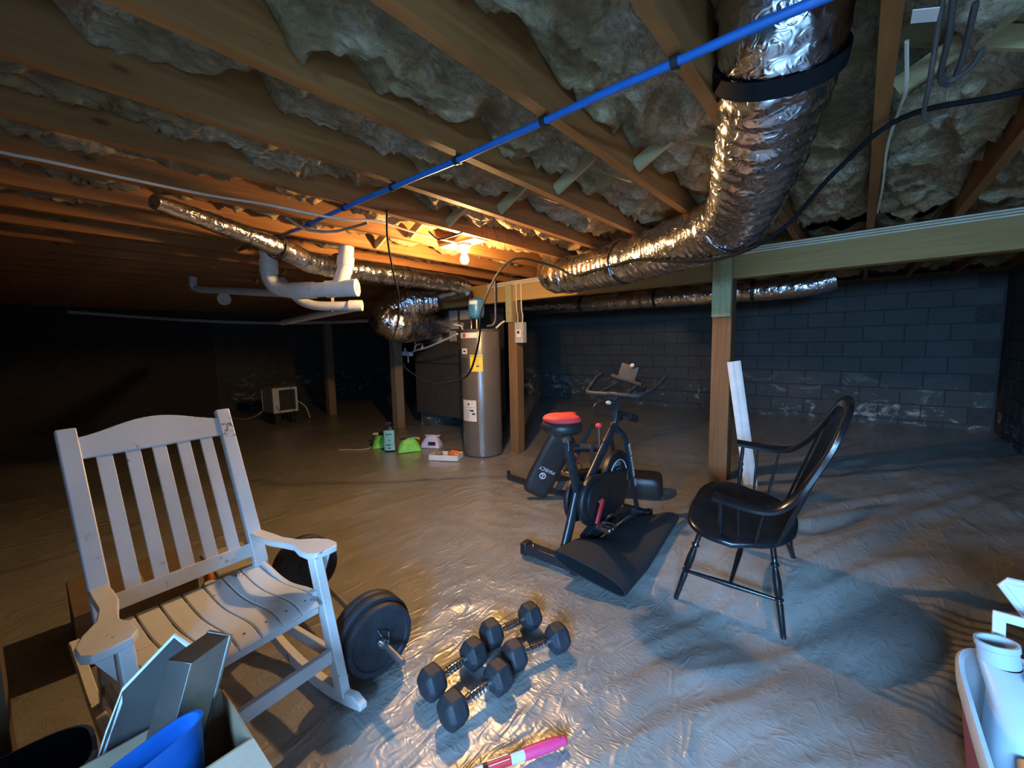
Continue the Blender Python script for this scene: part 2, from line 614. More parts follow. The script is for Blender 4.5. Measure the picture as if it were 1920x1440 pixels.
X0, X1, Y0, Y1 = -10.15, 1.27, -0.30, 7.30
YF = -1.20
JZ, JTOP = 2.04, 2.275
# ------------------------------------------------------------------ floor
def build_floor():
    xs, ys = [], []
    x = X0
    while x < X1 - 1e-6:
        xs.append(x)
        x += 0.16 if x < -4.2 else (0.05 if x < -2.6 else 0.022)
    xs.append(X1)
    y = YF
    while y < Y1 - 1e-6:
        ys.append(y)
        y += 0.022 if y < 3.2 else (0.05 if y < 5 else 0.14)
    ys.append(Y1)
    mb = MB()
    vs = [(a, b, ground(a, b) + folds(a, b)) for a in xs for b in ys]
    n = len(ys)
    fs = [(i * n + j, (i + 1) * n + j, (i + 1) * n + j + 1, i * n + j + 1) for i in range(len(xs) - 1) for j in range(n - 1)]
    mb.add(vs, fs)
    return struct(mb.build('floor', 'floor', norm=False, ang=80))
build_floor()

# ------------------------------------------------------------------ walls of concrete block
BL, BH, JT = 0.397, 0.194, 0.009
def block_meshes(axis):
    out = {}
    for nm, ln in (('full', BL), ('half', (BL - JT) / 2)):
        d = (ln, 0.012, BH) if axis == 'x' else (0.012, ln, BH)
        me = MB().box((0, 0, 0), d).mesh('concrete_block', 'block', smooth=False)
        bm = bmesh.new()
        bm.from_mesh(me)
        bmesh.ops.bevel(bm, geom=bm.edges[:], offset=0.004, segments=1, affect='EDGES')
        bm.to_mesh(me)
        bm.free()
        out[nm] = me
    return out

def lay_blocks(wall, axis, a0, a1, fixed, z0, ncourse):
    ms = block_meshes(axis)
    pitch = BL + JT
    for c in range(ncourse):
        z = z0 + BH / 2 + c * (BH + JT)
        a = a0
        if c % 2:
            items = [('half', (BL - JT) / 2)]
        else:
            items = []
        tot = (items[0][1] + JT) if items else 0
        while a0 + tot + BL <= a1 + 1e-4:
            items.append(('full', BL))
            tot += pitch
        for k, ln in items:
            o = bpy.data.objects.new('concrete_block', ms[k])
            COL.objects.link(o)
            o.parent = wall
            ctr = a + ln / 2
            jit = random.uniform(-0.002, 0.002)
            o.location = (ctr, fixed - 0.006 + jit, z) if axis == 'x' else (fixed, ctr, z)
            if axis == 'y':
                o.location.x += jit
            a += ln + JT

wb = struct(MB().bx(X0 - 0.2, X1 + 0.2, Y1, Y1 + 0.2, -0.1, JTOP).build('wall_back', 'mortar'))
lay_blocks(wb, 'x', -6.05, X1 - 0.005, Y1, 0.03, 10)
wl = struct(MB().bx(X0 - 0.2, X0, Y0 - 0.2, Y1, -0.1, JTOP).build('wall_left', 'mortar'))
lay_blocks(wl, 'y', 2.6, Y1 - 0.005, X0 + 0.006, -0.02, 11)
wm = MB()
wm.bx(X1, X1 + 0.2, -0.05, Y1, -0.1, JTOP)
wm.bx(X1, X1 + 0.2, YF - 0.2, -0.95, -0.1, JTOP)
wm.bx(X1, X1 + 0.2, -0.95, -0.05, 1.34, JTOP)  # opening made up for the added side light
wm.bx(X1, X1 + 0.2, -0.95, -0.05, -0.1, 0.68)
wr = struct(wm.build('wall_right', 'mortar'))
lay_blocks(wr, 'y', 2.85, Y1 - 0.01, X1 - 0.006, 0.03, 10)
# front wall steps back to the entrance behind the viewer
wf = MB()
wf.bx(X0 - 0.2, -0.88, Y0 - 0.2, Y0, -0.1, JTOP)  # unseen stretch, its end set to keep daylight off the lower left
wf.bx(-1.08, -0.88, YF, Y0 - 0.2, -0.1, JTOP)
wf.bx(-1.08, -0.10, YF - 0.2, YF, -0.1, JTOP)
wf.bx(-0.10, X1, YF - 0.2, YF, 1.74, JTOP)
struct(wf.build('wall_front', 'mortar'))
dj = MB()
dj.bx(-0.12, -0.08, YF - 0.21, YF + 0.01, 0.0, 1.76)
dj.bx(1.23, 1.27, YF - 0.21, YF + 0.01, 0.0, 1.76)
dj.bx(-0.12, 1.27, YF - 0.21, YF + 0.01, 1.72, 1.76)
struct(dj.build('trim_1', 'darkboard'))
dk = MB()  # frame around the made-up opening of the added side light
dk.bx(X1 - 0.01, X1 + 0.21, -0.97, -0.94, 0.66, 1.36)
dk.bx(X1 - 0.01, X1 + 0.21, -0.06, -0.03, 0.66, 1.36)
dk.bx(X1 - 0.01, X1 + 0.21, -0.97, -0.03, 1.33, 1.36)
dk.bx(X1 - 0.01, X1 + 0.21, -0.97, -0.03, 0.66, 0.69)
struct(dk.build('trim_3', 'darkboard'))
# sill plate on top of the back wall
sp = MB().bx(X0, X1, Y1 - 0.10, Y1 + 0.02, JZ - 0.012, JZ + 0.03)
struct(sp.build('trim_2', 'darkboard'))
# ------------------------------------------------------------------ ceiling: subfloor, joists, bridging
ceil = struct(MB().bx(X0 - 0.2, X1 + 0.2, YF - 0.2, Y1 + 0.2, JTOP, JTOP + 0.03).build('ceiling', 'subfloor'))
JX = [0.02 - 0.407 * k for k in range(-3, 26)]
JX = [x for x in JX if X0 + 0.05 < x < X1 - 0.02]
jm = MB().box((0, 0, 0), (0.040, Y1 - YF - 0.02, JTOP - JZ)).mesh('floor_joist', 'joist', smooth=False)
for x in JX:
    o = bpy.data.objects.new('floor_joist', jm)
    COL.objects.link(o)
    o.parent = ceil
    o.location = (x, (YF + Y1) / 2, (JZ + JTOP) / 2)
# diagonal wood bridging between joists
bl_ = math.hypot(0.367, 0.19)
bm1 = MB().box((0, 0, 0), (0.40, 0.019, 0.055)).mesh('bridging_brace', 'brace', smooth=False)
for i in range(len(JX) - 1):
    xa, xb = JX[i + 1], JX[i]
    if xb < -5 or xa < -0.2 < xb:
        continue
    for yb, s in ((1.78, 1), (1.84, -1)):
        o = bpy.data.objects.new('bridging_brace', bm1)
        COL.objects.link(o)
        o.parent = ceil
        o.location = ((xa + xb) / 2, yb + random.uniform(-0.03, 0.03), 2.158)
        o.rotation_euler = (R(random.uniform(-4, 4)), -s * R(27), R(random.uniform(-3, 3)))

# fibreglass batts, one in every joist bay
def build_batts():
    n_ = len(JX)
    for i in range(n_ - 1):
        xa, xb = JX[i + 1] + 0.021, JX[i] - 0.021
        near = xb > -3.2
        segs = [((YF if xa > -0.85 else Y0) + 0.02, 3.72, 0), (3.90, Y1 - 0.12, 1)]
        if xa < -0.2 < xb:
            segs = [(segs[0][0], 1.10, 0), (1.52, 3.72, 0), segs[1]]
        for ya, yb, si in segs:
            st = 0.017 if (near and si == 0) else (0.03 if xb > -4 else 0.07)
            if si == 1:
                st = 0.045
            nu = max(6, int((xb - xa) / st))
            nv = int((yb - ya) / st)
            seed = i * 3.7 + si * 11
            def fn(u, v):
                x = xa + (xb - xa) * u
                y = ya + (yb - ya) * v
                e = min(u, 1 - u) * 2
                edge = math.sqrt(max(0.0, 1 - (1 - min(1.0, e * 1.6)) ** 2))
                big = noise.noise(Vector((x * 3.0, y * 2.2, seed)))
                wx = x + 0.05 * noise.noise(Vector((x * 6, y * 6, seed + 1)))
                wy = y + 0.05 * noise.noise(Vector((x * 6, y * 6, seed + 3)))
                mid = abs(noise.noise(Vector((wx * 6.5, wy * 4.6, seed + 5)))) * 2
                tur = abs(noise.noise(Vector((wx * 15 + mid, wy * 11, seed + 9)))) * 2
                fin = abs(noise.noise(Vector((x * 40, y * 30 + tur, seed + 2)))) * 2
                z = 2.180 + 0.05 * math.exp(-((y - 1.81) / 0.09) ** 2) - 0.045 * edge - 0.06 * big + 0.105 * (mid - 0.42) + 0.030 * (tur - 0.4) + 0.010 * (fin - 0.4)
                z = max(2.040, z)
                if xa < -0.2 < xb and 0.95 < y < 2.1:
                    z = 2.255
                return Vector((x, y, min(2.262, z)))
            mb = MB().grid(fn, nu, nv)
            # closed top so the batt has body
            k = len(mb.v)
            mb.add([(xa, ya, 2.268), (xb, ya, 2.268), (xb, yb, 2.268), (xa, yb, 2.268)], [(0, 1, 2, 3)])
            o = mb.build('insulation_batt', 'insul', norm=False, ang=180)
            if si == 0 and xa < -2.2 < xb:
                tag(o, 'fibreglass insulation lit orange directly above the bare bulb', 'insulation', 'insulation batts in front of the girder')
            elif si == 0 and xa < -0.2 < xb:
                tag(o, 'fibreglass insulation beside the top of the large silver duct' if yb < 2 else 'fibreglass insulation just above the bend of the large silver duct', 'insulation', 'insulation batts in front of the girder')
            elif si == 0 and xa > 0:
                tag(o, 'greenish grey fibreglass insulation beside the hanging grey cable loop', 'insulation', 'insulation batts by the right wall')
            elif si == 0 and xb < -3.0:
                tag(o, 'dark shadowed fibreglass insulation between joists beyond the lamp and drain pipes', 'insulation', 'insulation batts in the dark end')
            elif si == 0:
                tag(o, 'tan fluffy fibreglass insulation sagging between wooden ceiling joists', 'insulation', 'insulation batts in front of the girder')
            else:
                tag(o, 'dark fibreglass insulation in the ceiling bays behind the long girder', 'insulation', 'insulation batts behind the girder')
build_batts()

# ------------------------------------------------------------------ girder and posts
g = thing('support_girder', 'long wooden girder carrying the ceiling joists on posts', 'beam', ((X0 + X1) / 2, 3.82, 1.805))
for y in (3.775, 3.815, 3.855):
    MB().bx(X0 + 0.01, X1 - 0.01, y - 0.0195, y + 0.0195, 1.805, 2.038).build('plank', 'girder', g, bevel=0.002)

def post(name, label, x, y, w, top, mat, cap=None):
    z0 = ground(x, y) - 0.02
    t = thing(name, label, 'post', (x, y, z0))
    MB().bx(x - w / 2, x + w / 2, y - w / 2, y + w / 2, z0, top).build('shaft', mat, t, bevel=0.004)
    if cap:
        c0, c1, cw = cap
        c = MB().bx(x - w / 2 + 0.001, x - w / 2 + cw, y - w / 2 - 0.040, y - w / 2 - 0.001, c0, c1).build('cap_board', 'cap', t, bevel=0.003)
        for k in range(10):
            nx = x - w / 2 + 0.02 + random.random() * (cw - 0.04)
            nz = c0 + 0.04 + random.random() * (c1 - c0 - 0.1)
            n_o = MB().lathe([(0.0045, 0), (0.0045, 0.002)], 8, (nx, y - w / 2 - 0.0405, nz), (0, -1, 0)).build('nail', 'dark_metal', t)

    return t
post('support_post', 'brown wooden post with pale green cap board, white moulding leaning on it', -0.87, 3.80, 0.145, 1.804, 'post', (1.50, 2.03, 0.143))
post('support_post', 'brown wooden post standing next to the grey water heater', -3.13, 3.815, 0.125, 1.804, 'post', (1.56, 2.0, 0.085))
post('support_post', 'weathered wooden post behind the green bags', -5.62, 3.85, 0.14, 1.804, 'postgrey')
post('support_post', 'weathered wooden post standing before the pale stained wall patch', -7.85, 3.85, 0.14, 1.804, 'postgrey')

# cream cables stapled along the girder
for k, (dz, dy, nm) in enumerate(((0.0, 0.0, 'cream'), (-0.017, 0.0, 'cream'), (-0.034, 0.0, 'cream'))):
    pts = [(x, 3.744 + dy + 0.003 * math.sin(x * 3), 2.028 + dz + 0.004 * math.sin(x * 2.3)) for x in [1.25 - 0.25 * i for i in range(20)]]
    tag(MB().tube(spline(pts, 3), 0.0055, 6).build('electrical_cable', nm), 'thin cream electrical cable running along the top edge of the girder', 'cable', 'cream cables along the girder')

# ------------------------------------------------------------------ flexible ducts
def flex(pts, r, name, mat, parent, seg=44, step=0.012, rib=0.02, seed=0.0, n=24, wr=0.05, pinch=None):
    P = spline(pts, 40)
    # resample at even steps
    L = [0.0]
    for a, b in zip(P, P[1:]):
        L.append(L[-1] + (b - a).length)
    tot = L[-1]
    cnt = max(4, int(tot / step))
    Q, j = [], 0
    for i in range(cnt + 1):
        d = tot * i / cnt
        while j < len(L) - 2 and L[j + 1] < d:
            j += 1
        t = (d - L[j]) / max(1e-9, L[j + 1] - L[j])
        Q.append(P[j].lerp(P[j + 1], t))
    fr = frames(Q)
    vs, fs = [], []
    for i, (p, (t, a, b)) in enumerate(zip(Q, fr)):
        d = tot * i / cnt
        rr = r(d / tot) if callable(r) else r
        if pinch:
            for pd in pinch:
                rr *= 1 - 0.10 * math.exp(-((d / tot - pd) * tot / 0.03) ** 2)
        for k in range(seg):
            th = 2 * math.pi * k / seg
            dirv = a * math.cos(th) + b * math.sin(th)
            w = 1 + rib * math.sin(2 * math.pi * d / 0.055 + 0.8 * math.sin(th * 2 + seed))
            q = p + dirv * rr
            w += wr * noise.noise(Vector((q.x * 11 + seed, q.y * 11, q.z * 11)))
            w += wr * 0.7 * (abs(noise.noise(Vector((q.x * 26 + seed, q.y * 26, q.z * 26)))) * 2 - 0.5)
            vs.append(p + dirv * (rr * w))
    for i in range(cnt):
        for k in range(seg):
            k2 = (k + 1) % seg
            fs.append((i * seg + k, i * seg + k2, (i + 1) * seg + k2, (i + 1) * seg + k))
    fs.append(tuple(range(seg - 1, -1, -1)))
    fs.append(tuple(cnt * seg + k for k in range(seg)))
    return MB().add(vs, fs).build(name, mat, parent, norm=False, ang=70), Q

def band(c, axis, r, w, mat, parent, name, n=36):
    ax = Vector(axis).normalized()
    prof = [(r, -w / 2), (r + 0.004, -w / 2), (r + 0.004, w / 2), (r, w / 2)]
    q = MB()
    o = Vector(c)
    rot = Vector((0, 0, 1)).rotation_difference(ax)
    vs, fs = [], []
    for rr, z in prof:
        for k in range(n):
            th = 2 * math.pi * k / n
            vs.append(o + rot @ Vector((rr * math.cos(th), rr * math.sin(th), z)))
    for i in range(4):
        for k in range(n):
            k2 = (k + 1) % n
            j = (i + 1) % 4
            fs.append((i * n + k, i * n + k2, j * n + k2, j * n + k))
    return q.add(vs, fs).build(name, mat, parent)

du = thing('flexible_duct', 'large silver foil flexible duct bending under the joists beside the blue pipe', 'duct', (-0.5, 2.3, 1.72))
p1 = [(-0.184, 1.315, 2.266), (-0.187, 1.325, 2.20), (-0.20, 1.39, 2.12), (-0.245, 1.55, 2.025), (-0.32, 1.78, 1.945), (-0.42, 2.08, 1.892), (-0.53, 2.34, 1.882)]
flex(p1, lambda t: 0.152 - 0.016 * t, 'sleeve', 'foil', du, seed=1.0, wr=0.055)
p2 = [(-0.47, 2.22, 1.895), (-0.62, 2.38, 1.885), (-0.86, 2.56, 1.875), (-1.15, 2.71, 1.87), (-1.50, 2.86, 1.87), (-1.80, 2.97, 1.87), (-2.02, 3.05, 1.885), (-2.14, 3.14, 1.96)]
s2, duct_line = flex(p2, lambda t: 0.150 - 0.010 * t, 'sleeve', 'foil', du, seed=7.0, wr=0.045, pinch=(0.45, 0.86))
band((-0.50, 2.26, 1.892), (-0.65, 0.75, 0), 0.156, 0.07, 'tape', du, 'foil_tape')
band((-1.30, 2.775, 1.87), (-0.85, 0.38, 0), 0.150, 0.05, 'tape', du, 'foil_tape')
band((-1.86, 2.99, 1.872), (-0.9, 0.25, 0.1), 0.149, 0.012, 'tape', du, 'clamp')
# black webbing that carries the near end of the duct
band((-0.212, 1.43, 2.088), (-0.20, 0.72, -0.66), 0.159, 0.045, 'cable_black', du, 'hanger_strap')

dl = thing('flexible_duct', 'narrow silver foil duct running along dark joists beside the drain pipes', 'duct', (-2.9, 1.8, 1.83))
pl = [(-2.37, 0.44, 1.965), (-2.53, 0.76, 1.945), (-2.66, 1.00, 1.925), (-2.78, 1.18, 1.91), (-3.02, 1.46, 1.915), (-3.10, 1.95, 1.925), (-3.14, 2.50, 1.925), (-3.16, 2.95, 1.925), (-3.42, 3.25, 1.92), (-3.85, 3.33, 1.92)]
flex(pl, lambda t: 0.034 + 0.046 * min(1, t * 2.6), 'sleeve', 'foil', dl, seg=28, seed=3.0, wr=0.06, pinch=(0.28, 0.5, 0.72))
band((-2.695, 1.055, 1.921), (-0.55, 0.8, -0.1), 0.066, 0.03, 'plastic_black', dl, 'strap')
band((-3.06, 1.62, 1.928), (-0.2, 0.95, 0), 0.09, 0.03, 'plastic_black', dl, 'strap')
band((-3.12, 2.30, 1.925), (-0.05, 1, 0), 0.09, 0.012, 'plastic_black', dl, 'strap')

db = thing('flexible_duct', 'bulging silver foil return duct hanging down beside the cabinet', 'duct', (-4.25, 3.1, 1.35))
pb = [(-3.98, 3.36, 1.86), (-4.26, 3.06, 1.82), (-4.37, 2.90, 1.68), (-4.30, 2.93, 1.60), (-4.28, 3.12, 1.57), (-4.46, 3.55, 1.58), (-4.66, 4.02, 1.60)]
flex(pb, lambda t: 0.135 + 0.085 * math.sin(math.pi * min(1, t * 1.15)), 'sleeve', 'foil', db, seg=40, seed=5.0, rib=0.03, wr=0.05, step=0.015)
band((-4.44, 3.50, 1.575), (-0.4, 0.9, 0), 0.17, 0.02, 'plastic_black', db, 'strap')

df = thing('flexible_duct', 'slim silver foil duct hung behind the girder with black straps', 'duct', (-2.0, 5.0, 1.75))
pf = [(-4.15, 5.02, 1.86), (-3.6, 5.0, 1.845), (-3.0, 5.0, 1.83), (-2.3, 5.0, 1.825), (-1.6, 5.0, 1.815), (-1.0, 5.0, 1.81), (-0.45, 5.0, 1.82), (-0.2, 5.02, 1.87)]
flex(pf, 0.105, 'sleeve', 'foil', df, seg=28, seed=9.0, wr=0.06, step=0.02, pinch=(0.3, 0.52, 0.8))
for xx, zz in ((-2.9, 1.828), (-1.9, 1.818), (-0.87, 1.812)):
    band((xx, 5.0, zz), (1, 0, 0), 0.107, 0.035, 'plastic_black', df, 'strap')
    MB().bx(xx - 0.015, xx + 0.015, 4.998, 5.002, zz + 0.10, JZ + 0.02).build('strap_tail', 'plastic_black', df)

# ------------------------------------------------------------------ blue water pipe with clips
bp = thing('water_pipe', 'bright blue plastic water pipe clipped across the underside of the joists', 'pipe', (-1.2, 1.13, 2.0))
by = lambda x: 1.125 + 0.006 * math.sin(x * 4)
MB().tube(spline([(x, by(x), 2.018 - (0.002 if i % 2 else 0)) for i, x in enumerate([0.62 - 0.203 * k for k in range(17)])], 4), 0.0112, 12).build('pipe', 'bluepipe', bp)
for x in JX:
    if -2.7 < x < 0.5:
        c = MB()
        c.tube([(x - 0.009, by(x), 2.018), (x + 0.009, by(x), 2.018)], 0.0165, 12)
        c.bx(x - 0.006, x + 0.006, by(x) + 0.004, by(x) + 0.026, 2.012, 2.045)
        c.build('clip', 'plastic_black', bp)
# its dull grey continuation over the left-hand joists
tag(MB().tube(spline([(-2.63, 1.125, 2.018), (-2.85, 1.12, 2.02), (-3.1, 1.10, 2.025), (-3.45, 1.09, 2.028)], 5), 0.0125, 10).build('water_pipe', 'graysteel'), 'dark grey pipe continuing from the blue pipe towards the drain', 'pipe')

# ------------------------------------------------------------------ lamp
lp = thing('ceiling_lamp', 'bare lit bulb in a porcelain lampholder under the joists', 'lamp', (-2.20, 2.12, 1.90))
MB().bx(-2.41, -2.03, 2.06, 2.19, 2.035, 2.055).build('mounting_block', 'brace', lp)
MB().lathe([(0.052, 2.035), (0.052, 2.022), (0.040, 2.005), (0.036, 1.985), (0.030, 1.982), (0.030, 1.99)], 24, (-2.20, 2.12, 0)).build('lampholder', 'porcelain', lp)
MB().lathe([(0.0, 1.895), (0.016, 1.898), (0.026, 1.908), (0.030, 1.922), (0.028, 1.938), (0.019, 1.957), (0.014, 1.972), (0.013, 1.988)], 14, (-2.20, 2.12, 0)).build('bulb', 'bulb', lp)
tag(MB().tube(spline([(-2.245, 2.12, 2.02), (-2.28, 2.15, 2.0), (-2.33, 2.16, 2.02), (-2.385, 2.12, 2.03)], 6), 0.004, 6).build('electrical_cable', 'cream'), 'short cable leaving the porcelain lampholder', 'cable')

# ------------------------------------------------------------------ water heater
def water_heater():
    cx, cy, r = -3.425, 3.515, 0.235
    a0 = math.atan2(-cy, -cx)          # direction towards the doorway
    t = thing('water_heater', 'tall grey electric water heater with yellow energy label', 'water heater', (cx, cy, 0.0))
    MB().lathe([(r - 0.02, 0.0), (r, 0.02), (r, 1.465), (r - 0.004, 1.478), (r - 0.03, 1.488), (0.05, 1.495), (0, 1.495)], 64, (cx, cy, 0)).build('tank', 'heater', t, ang=30)
    MB().lathe([(r + 0.002, 1.455), (r + 0.005, 1.46), (r + 0.005, 1.475), (r + 0.001, 1.48)], 64, (cx, cy, 0)).build('top_ring', 'dark_metal', t)
    def P(a, z, rr):
        return Vector((cx + rr * math.cos(a0 + a), cy + rr * math.sin(a0 + a), z))
    def patch(name, mat, d0, d1, z0, z1, rr=r + 0.0015, n=14):
        mb = MB()
        vs = []
        for k in range(n + 1):
            a = R(d0 + (d1 - d0) * k / n)
            vs += [P(a, z0, rr - 0.001), P(a, z1, rr - 0.001), P(a, z1, rr), P(a, z0, rr)]
        fs = []
        for k in range(n):
            for j in range(4):
                fs.append((k * 4 + j, k * 4 + (j + 1) % 4, k * 4 + 4 + (j + 1) % 4, k * 4 + 4 + j))
        fs += [(0, 1, 2, 3), (n * 4 + 3, n * 4 + 2, n * 4 + 1, n * 4)]
        return mb.add(vs, fs).build(name, mat, t)
    def txt(s, size, d, z, mat='ink', rr=r + 0.0022):
        text_obj('lettering', s, size, mat, t, lambda x, y, zz: P(R(d) + x / r, z + y, rr + zz))
    patch('brand_strip', 'paper', -72, -7, 1.385, 1.445)
    patch('brand_disc', 'copper', -56, -44, 1.393, 1.437, r + 0.003)
    patch('small_label', 'paper', -64, -40, 1.205, 1.268)
    patch('energy_label', 'yellow', -31, 5, 1.005, 1.195)
    patch('instruction_label', 'paper', -66, -16, 0.43, 0.675)
    patch('rating_plate', 'graysteel', -64, -36, 0.985, 1.16)
    patch('upright_strip', 'grey_metal', -8.5, -7.5, 0.05, 1.44)  # thin paler strip up nearly the whole tank
    txt('ENERGYGUIDE', 0.020, -13, 1.176)
    txt('E', 0.012, -13, 1.158)
    for k, (w, z) in enumerate(((0.10, 1.135), (0.08, 1.115), (0.10, 1.085))):
        patch('text_line', 'ink', -13 - math.degrees(w / r / 2) * 0.8, -13 + math.degrees(w / r / 2) * 0.8, z, z + 0.002, r + 0.0024, 8)
    patch('scale_mark', 'ink', -13, -5, 1.058, 1.072, r + 0.0024, 6)
    patch('warning_mark', 'ink', -56, -46, 1.225, 1.245, r + 0.0024, 6)
    for k in range(9):
        z = 0.448 + k * 0.014
        patch('text_line', 'greyink', -63, -40 if k < 7 else -30, z, z + 0.0035, r + 0.0024, 8)
    patch('pictogram', 'ink', -37, -24, 0.545, 0.565, r + 0.0024, 6)
    patch('pictogram', 'ink', -29, -20, 0.508, 0.528, r + 0.0024, 6)
    patch('pictogram', 'ink', -44, -38, 0.615, 0.64, r + 0.0024, 6)
    patch('heading_bar', 'greyink', -63, -20, 0.588, 0.594, r + 0.0024, 10)
    # pipe connections on top
    MB().tube([(-3.40, 3.44, 1.49), (-3.40, 3.44, 1.56)], 0.014, 10).build('nipple', 'brass', t)
    MB().tube([(-3.55, 3.50, 1.49), (-3.55, 3.50, 1.54)], 0.014, 10).build('nipple', 'brass', t)
    MB().tube(spline([(-3.62, 3.42, 1.49), (-3.63, 3.41, 1.53), (-3.67, 3.38, 1.545), (-3.70, 3.36, 1.55)], 4), 0.008, 8).build('valve_lever', 'porcelain', t)
water_heater()
tag(MB().tube(spline([(-3.55, 3.50, 1.535), (-3.55, 3.50, 1.7), (-3.55, 3.49, 1.85), (-3.53, 3.46, 2.05)], 5), 0.011, 10).build('water_pipe', 'copper'), 'red plastic hot water pipe rising from the heater', 'pipe')
et = thing('expansion_tank', 'small blue expansion tank on a pipe above the water heater', 'tank', (-3.40, 3.44, 1.555))
MB().tube([(-3.40, 3.44, 1.56), (-3.40, 3.44, 1.61)], 0.012, 10).build('stem', 'brass', et)
MB().lathe([(0.02, 1.600), (0.055, 1.607), (0.084, 1.628), (0.092, 1.655), (0.092, 1.79), (0.084, 1.82), (0.055, 1.84), (0, 1.845)], 36, (-3.40, 3.44, 0)).build('shell', 'bluetank', et)
_a = math.atan2(-3.44, 3.40)
_lb = MB()
for k in range(11):
    a = _a + R(-58 + 6.5 * k)
    for z in (1.765, 1.805):
        _lb.v.append(Vector((-3.40 + 0.0935 * math.cos(a), 3.44 + 0.0935 * math.sin(a), z)))
_lb.f = [(2 * k, 2 * k + 2, 2 * k + 3, 2 * k + 1) for k in range(10)]
_lb.build('label', 'paper', et)
# cold water line and conduit by the post
tag(MB().tube(spline([(-3.27, 3.62, 2.05), (-3.27, 3.62, 1.85), (-3.27, 3.62, 1.62), (-3.29, 3.60, 1.54), (-3.34, 3.55, 1.52)], 5), 0.011, 8).build('water_pipe', 'graysteel'), 'grey pipe rising between the blue tank and the post', 'pipe')
tag(MB().tube(spline([(-3.245, 3.60, 1.495), (-3.22, 3.66, 1.55), (-3.20, 3.70, 1.575)], 5), 0.011, 8).build('relief_pipe', 'pvc'), 'short white relief pipe slanting from heater top to post', 'pipe')

# switch box on the heater post
sb = thing('disconnect_box', 'small grey electrical switch box fixed to the post', 'switch box', (-3.00, 3.77, 1.32))
MB().bx(-3.065, -2.945, 3.72, 3.79, 1.32, 1.555).build('case', 'grey_metal', sb, bevel=0.004)
MB().bx(-3.035, -2.972, 3.712, 3.72, 1.385, 1.47).build('cover_plate', 'porcelain', sb, bevel=0.002)
MB().bx(-3.018, -2.990, 3.704, 3.713, 1.425, 1.455).build('breaker', 'plastic_black', sb)
for k, (dx, top) in enumerate(((-3.045, 1.79), (-2.975, 1.80))):
    tag(MB().tube(spline([(dx, 3.757, 1.555), (dx + 0.006, 3.752, 1.64), (dx - 0.004, 3.745, 1.72), (dx, 3.738, 1.99)], 5), 0.006, 6).build('electrical_cable', 'cream'), ['cream cable dropping along the post into the grey switch box', 'cream cable dropping to the outer edge of the grey switch box'][k], 'cable')

# ------------------------------------------------------------------ air handler cabinet
ah = thing('air_handler', 'dark sheet metal air handler cabinet behind the water heater', 'air handler', (-4.9, 4.5, 0.0))
MB().bx(-5.50, -4.16, 4.12, 4.80, 0.22, 1.86).build('cabinet', 'dark_metal', ah, bevel=0.006)
for x in (-5.4, -4.3):
    MB().bx(x - 0.1, x + 0.1, 4.2, 4.72, 0.0, 0.22).build('support_block', 'block', ah)
MB().bx(-5.46, -4.20, 4.112, 4.121, 1.02, 1.03).build('panel_seam', 'plastic_black', ah)
for i, (x0, x1, z0, z1, m_) in enumerate(((-4.635, -4.46, 1.655, 1.80, 'paperdim'), (-4.40, -4.20, 1.66, 1.79, 'paperdim'), (-4.64, -4.44, 1.535, 1.64, 'paperdim'), (-4.64, -4.49, 1.36, 1.51, 'paperdim'), (-4.40, -4.33, 1.56, 1.62, 'paperdim'))):
    MB().bx(x0, x1, 4.116, 4.121, z0, z1).build('paper_label', m_, ah)
    MB().bx(x0 + 0.02, x1 - 0.02, 4.1145, 4.1165, z1 - 0.04, z1 - 0.03).build('text_line', 'greyink', ah)
MB().lathe([(0.05, 0), (0.05, 0.01), (0.04, 0.012)], 20, (-4.74, 4.12, 1.55), (0, -1, 0)).build('badge', 'grey_metal', ah)
MB().bx(-5.0, -4.80, 4.06, 4.12, 1.36, 1.55).build('control_box', 'grey_metal', ah, bevel=0.004)
tag(MB().bx(-5.125, -5.05, 4.03, 4.118, 1.40, 1.53).build('drain_switch', 'whiteplastic', bevel=0.006), 'small white float switch on the dark cabinet', 'switch')
cn = thing('condensate_pipe', 'thin white plastic drain line running from cabinet to heater top', 'pipe', (-4.4, 3.7, 1.3))
MB().tube(spline([(-3.69, 3.40, 1.44), (-4.0, 3.47, 1.375), (-4.5, 3.58, 1.28), (-4.80, 3.64, 1.245), (-5.0, 3.70, 1.21)], 6), 0.012, 8).build('pipe', 'pvc', cn)
MB().tube(spline([(-4.62, 3.59, 1.275), (-4.70, 3.66, 1.32), (-4.82, 3.72, 1.33), (-4.90, 3.70, 1.31), (-4.92, 3.68, 1.22)], 6), 0.012, 8).build('trap', 'pvc', cn)
MB().tube([(-4.99, 3.71, 1.43), (-4.99, 3.71, 1.56), (-4.99, 3.71, 1.62)], 0.018, 8).build('vent', 'pvc', cn)
MB().tube([(-4.99, 3.71, 1.43), (-4.90, 3.70, 1.32)], 0.010, 8).build('link', 'pvc', cn)
pm = thing('condensate_pump', 'small white valve block on the drain line beside the post', 'pump', (-5.08, 3.70, 1.14))
MB().bx(-5.13, -5.02, 3.67, 3.74, 1.155, 1.215).build('body', 'whiteplastic', pm, bevel=0.008)
MB().bx(-5.22, -5.135, 3.68, 3.73, 1.16, 1.225).build('cap', 'whiteplastic', pm, bevel=0.008)
MB().tube([(-5.10, 3.70, 1.155), (-5.10, 3.70, 1.06)], 0.008, 6).build('outlet', 'graysteel', pm)
MB().tube([(-5.17, 3.705, 1.215), (-5.17, 3.705, 1.27)], 0.012, 8).build('inlet', 'whiteplastic', pm)
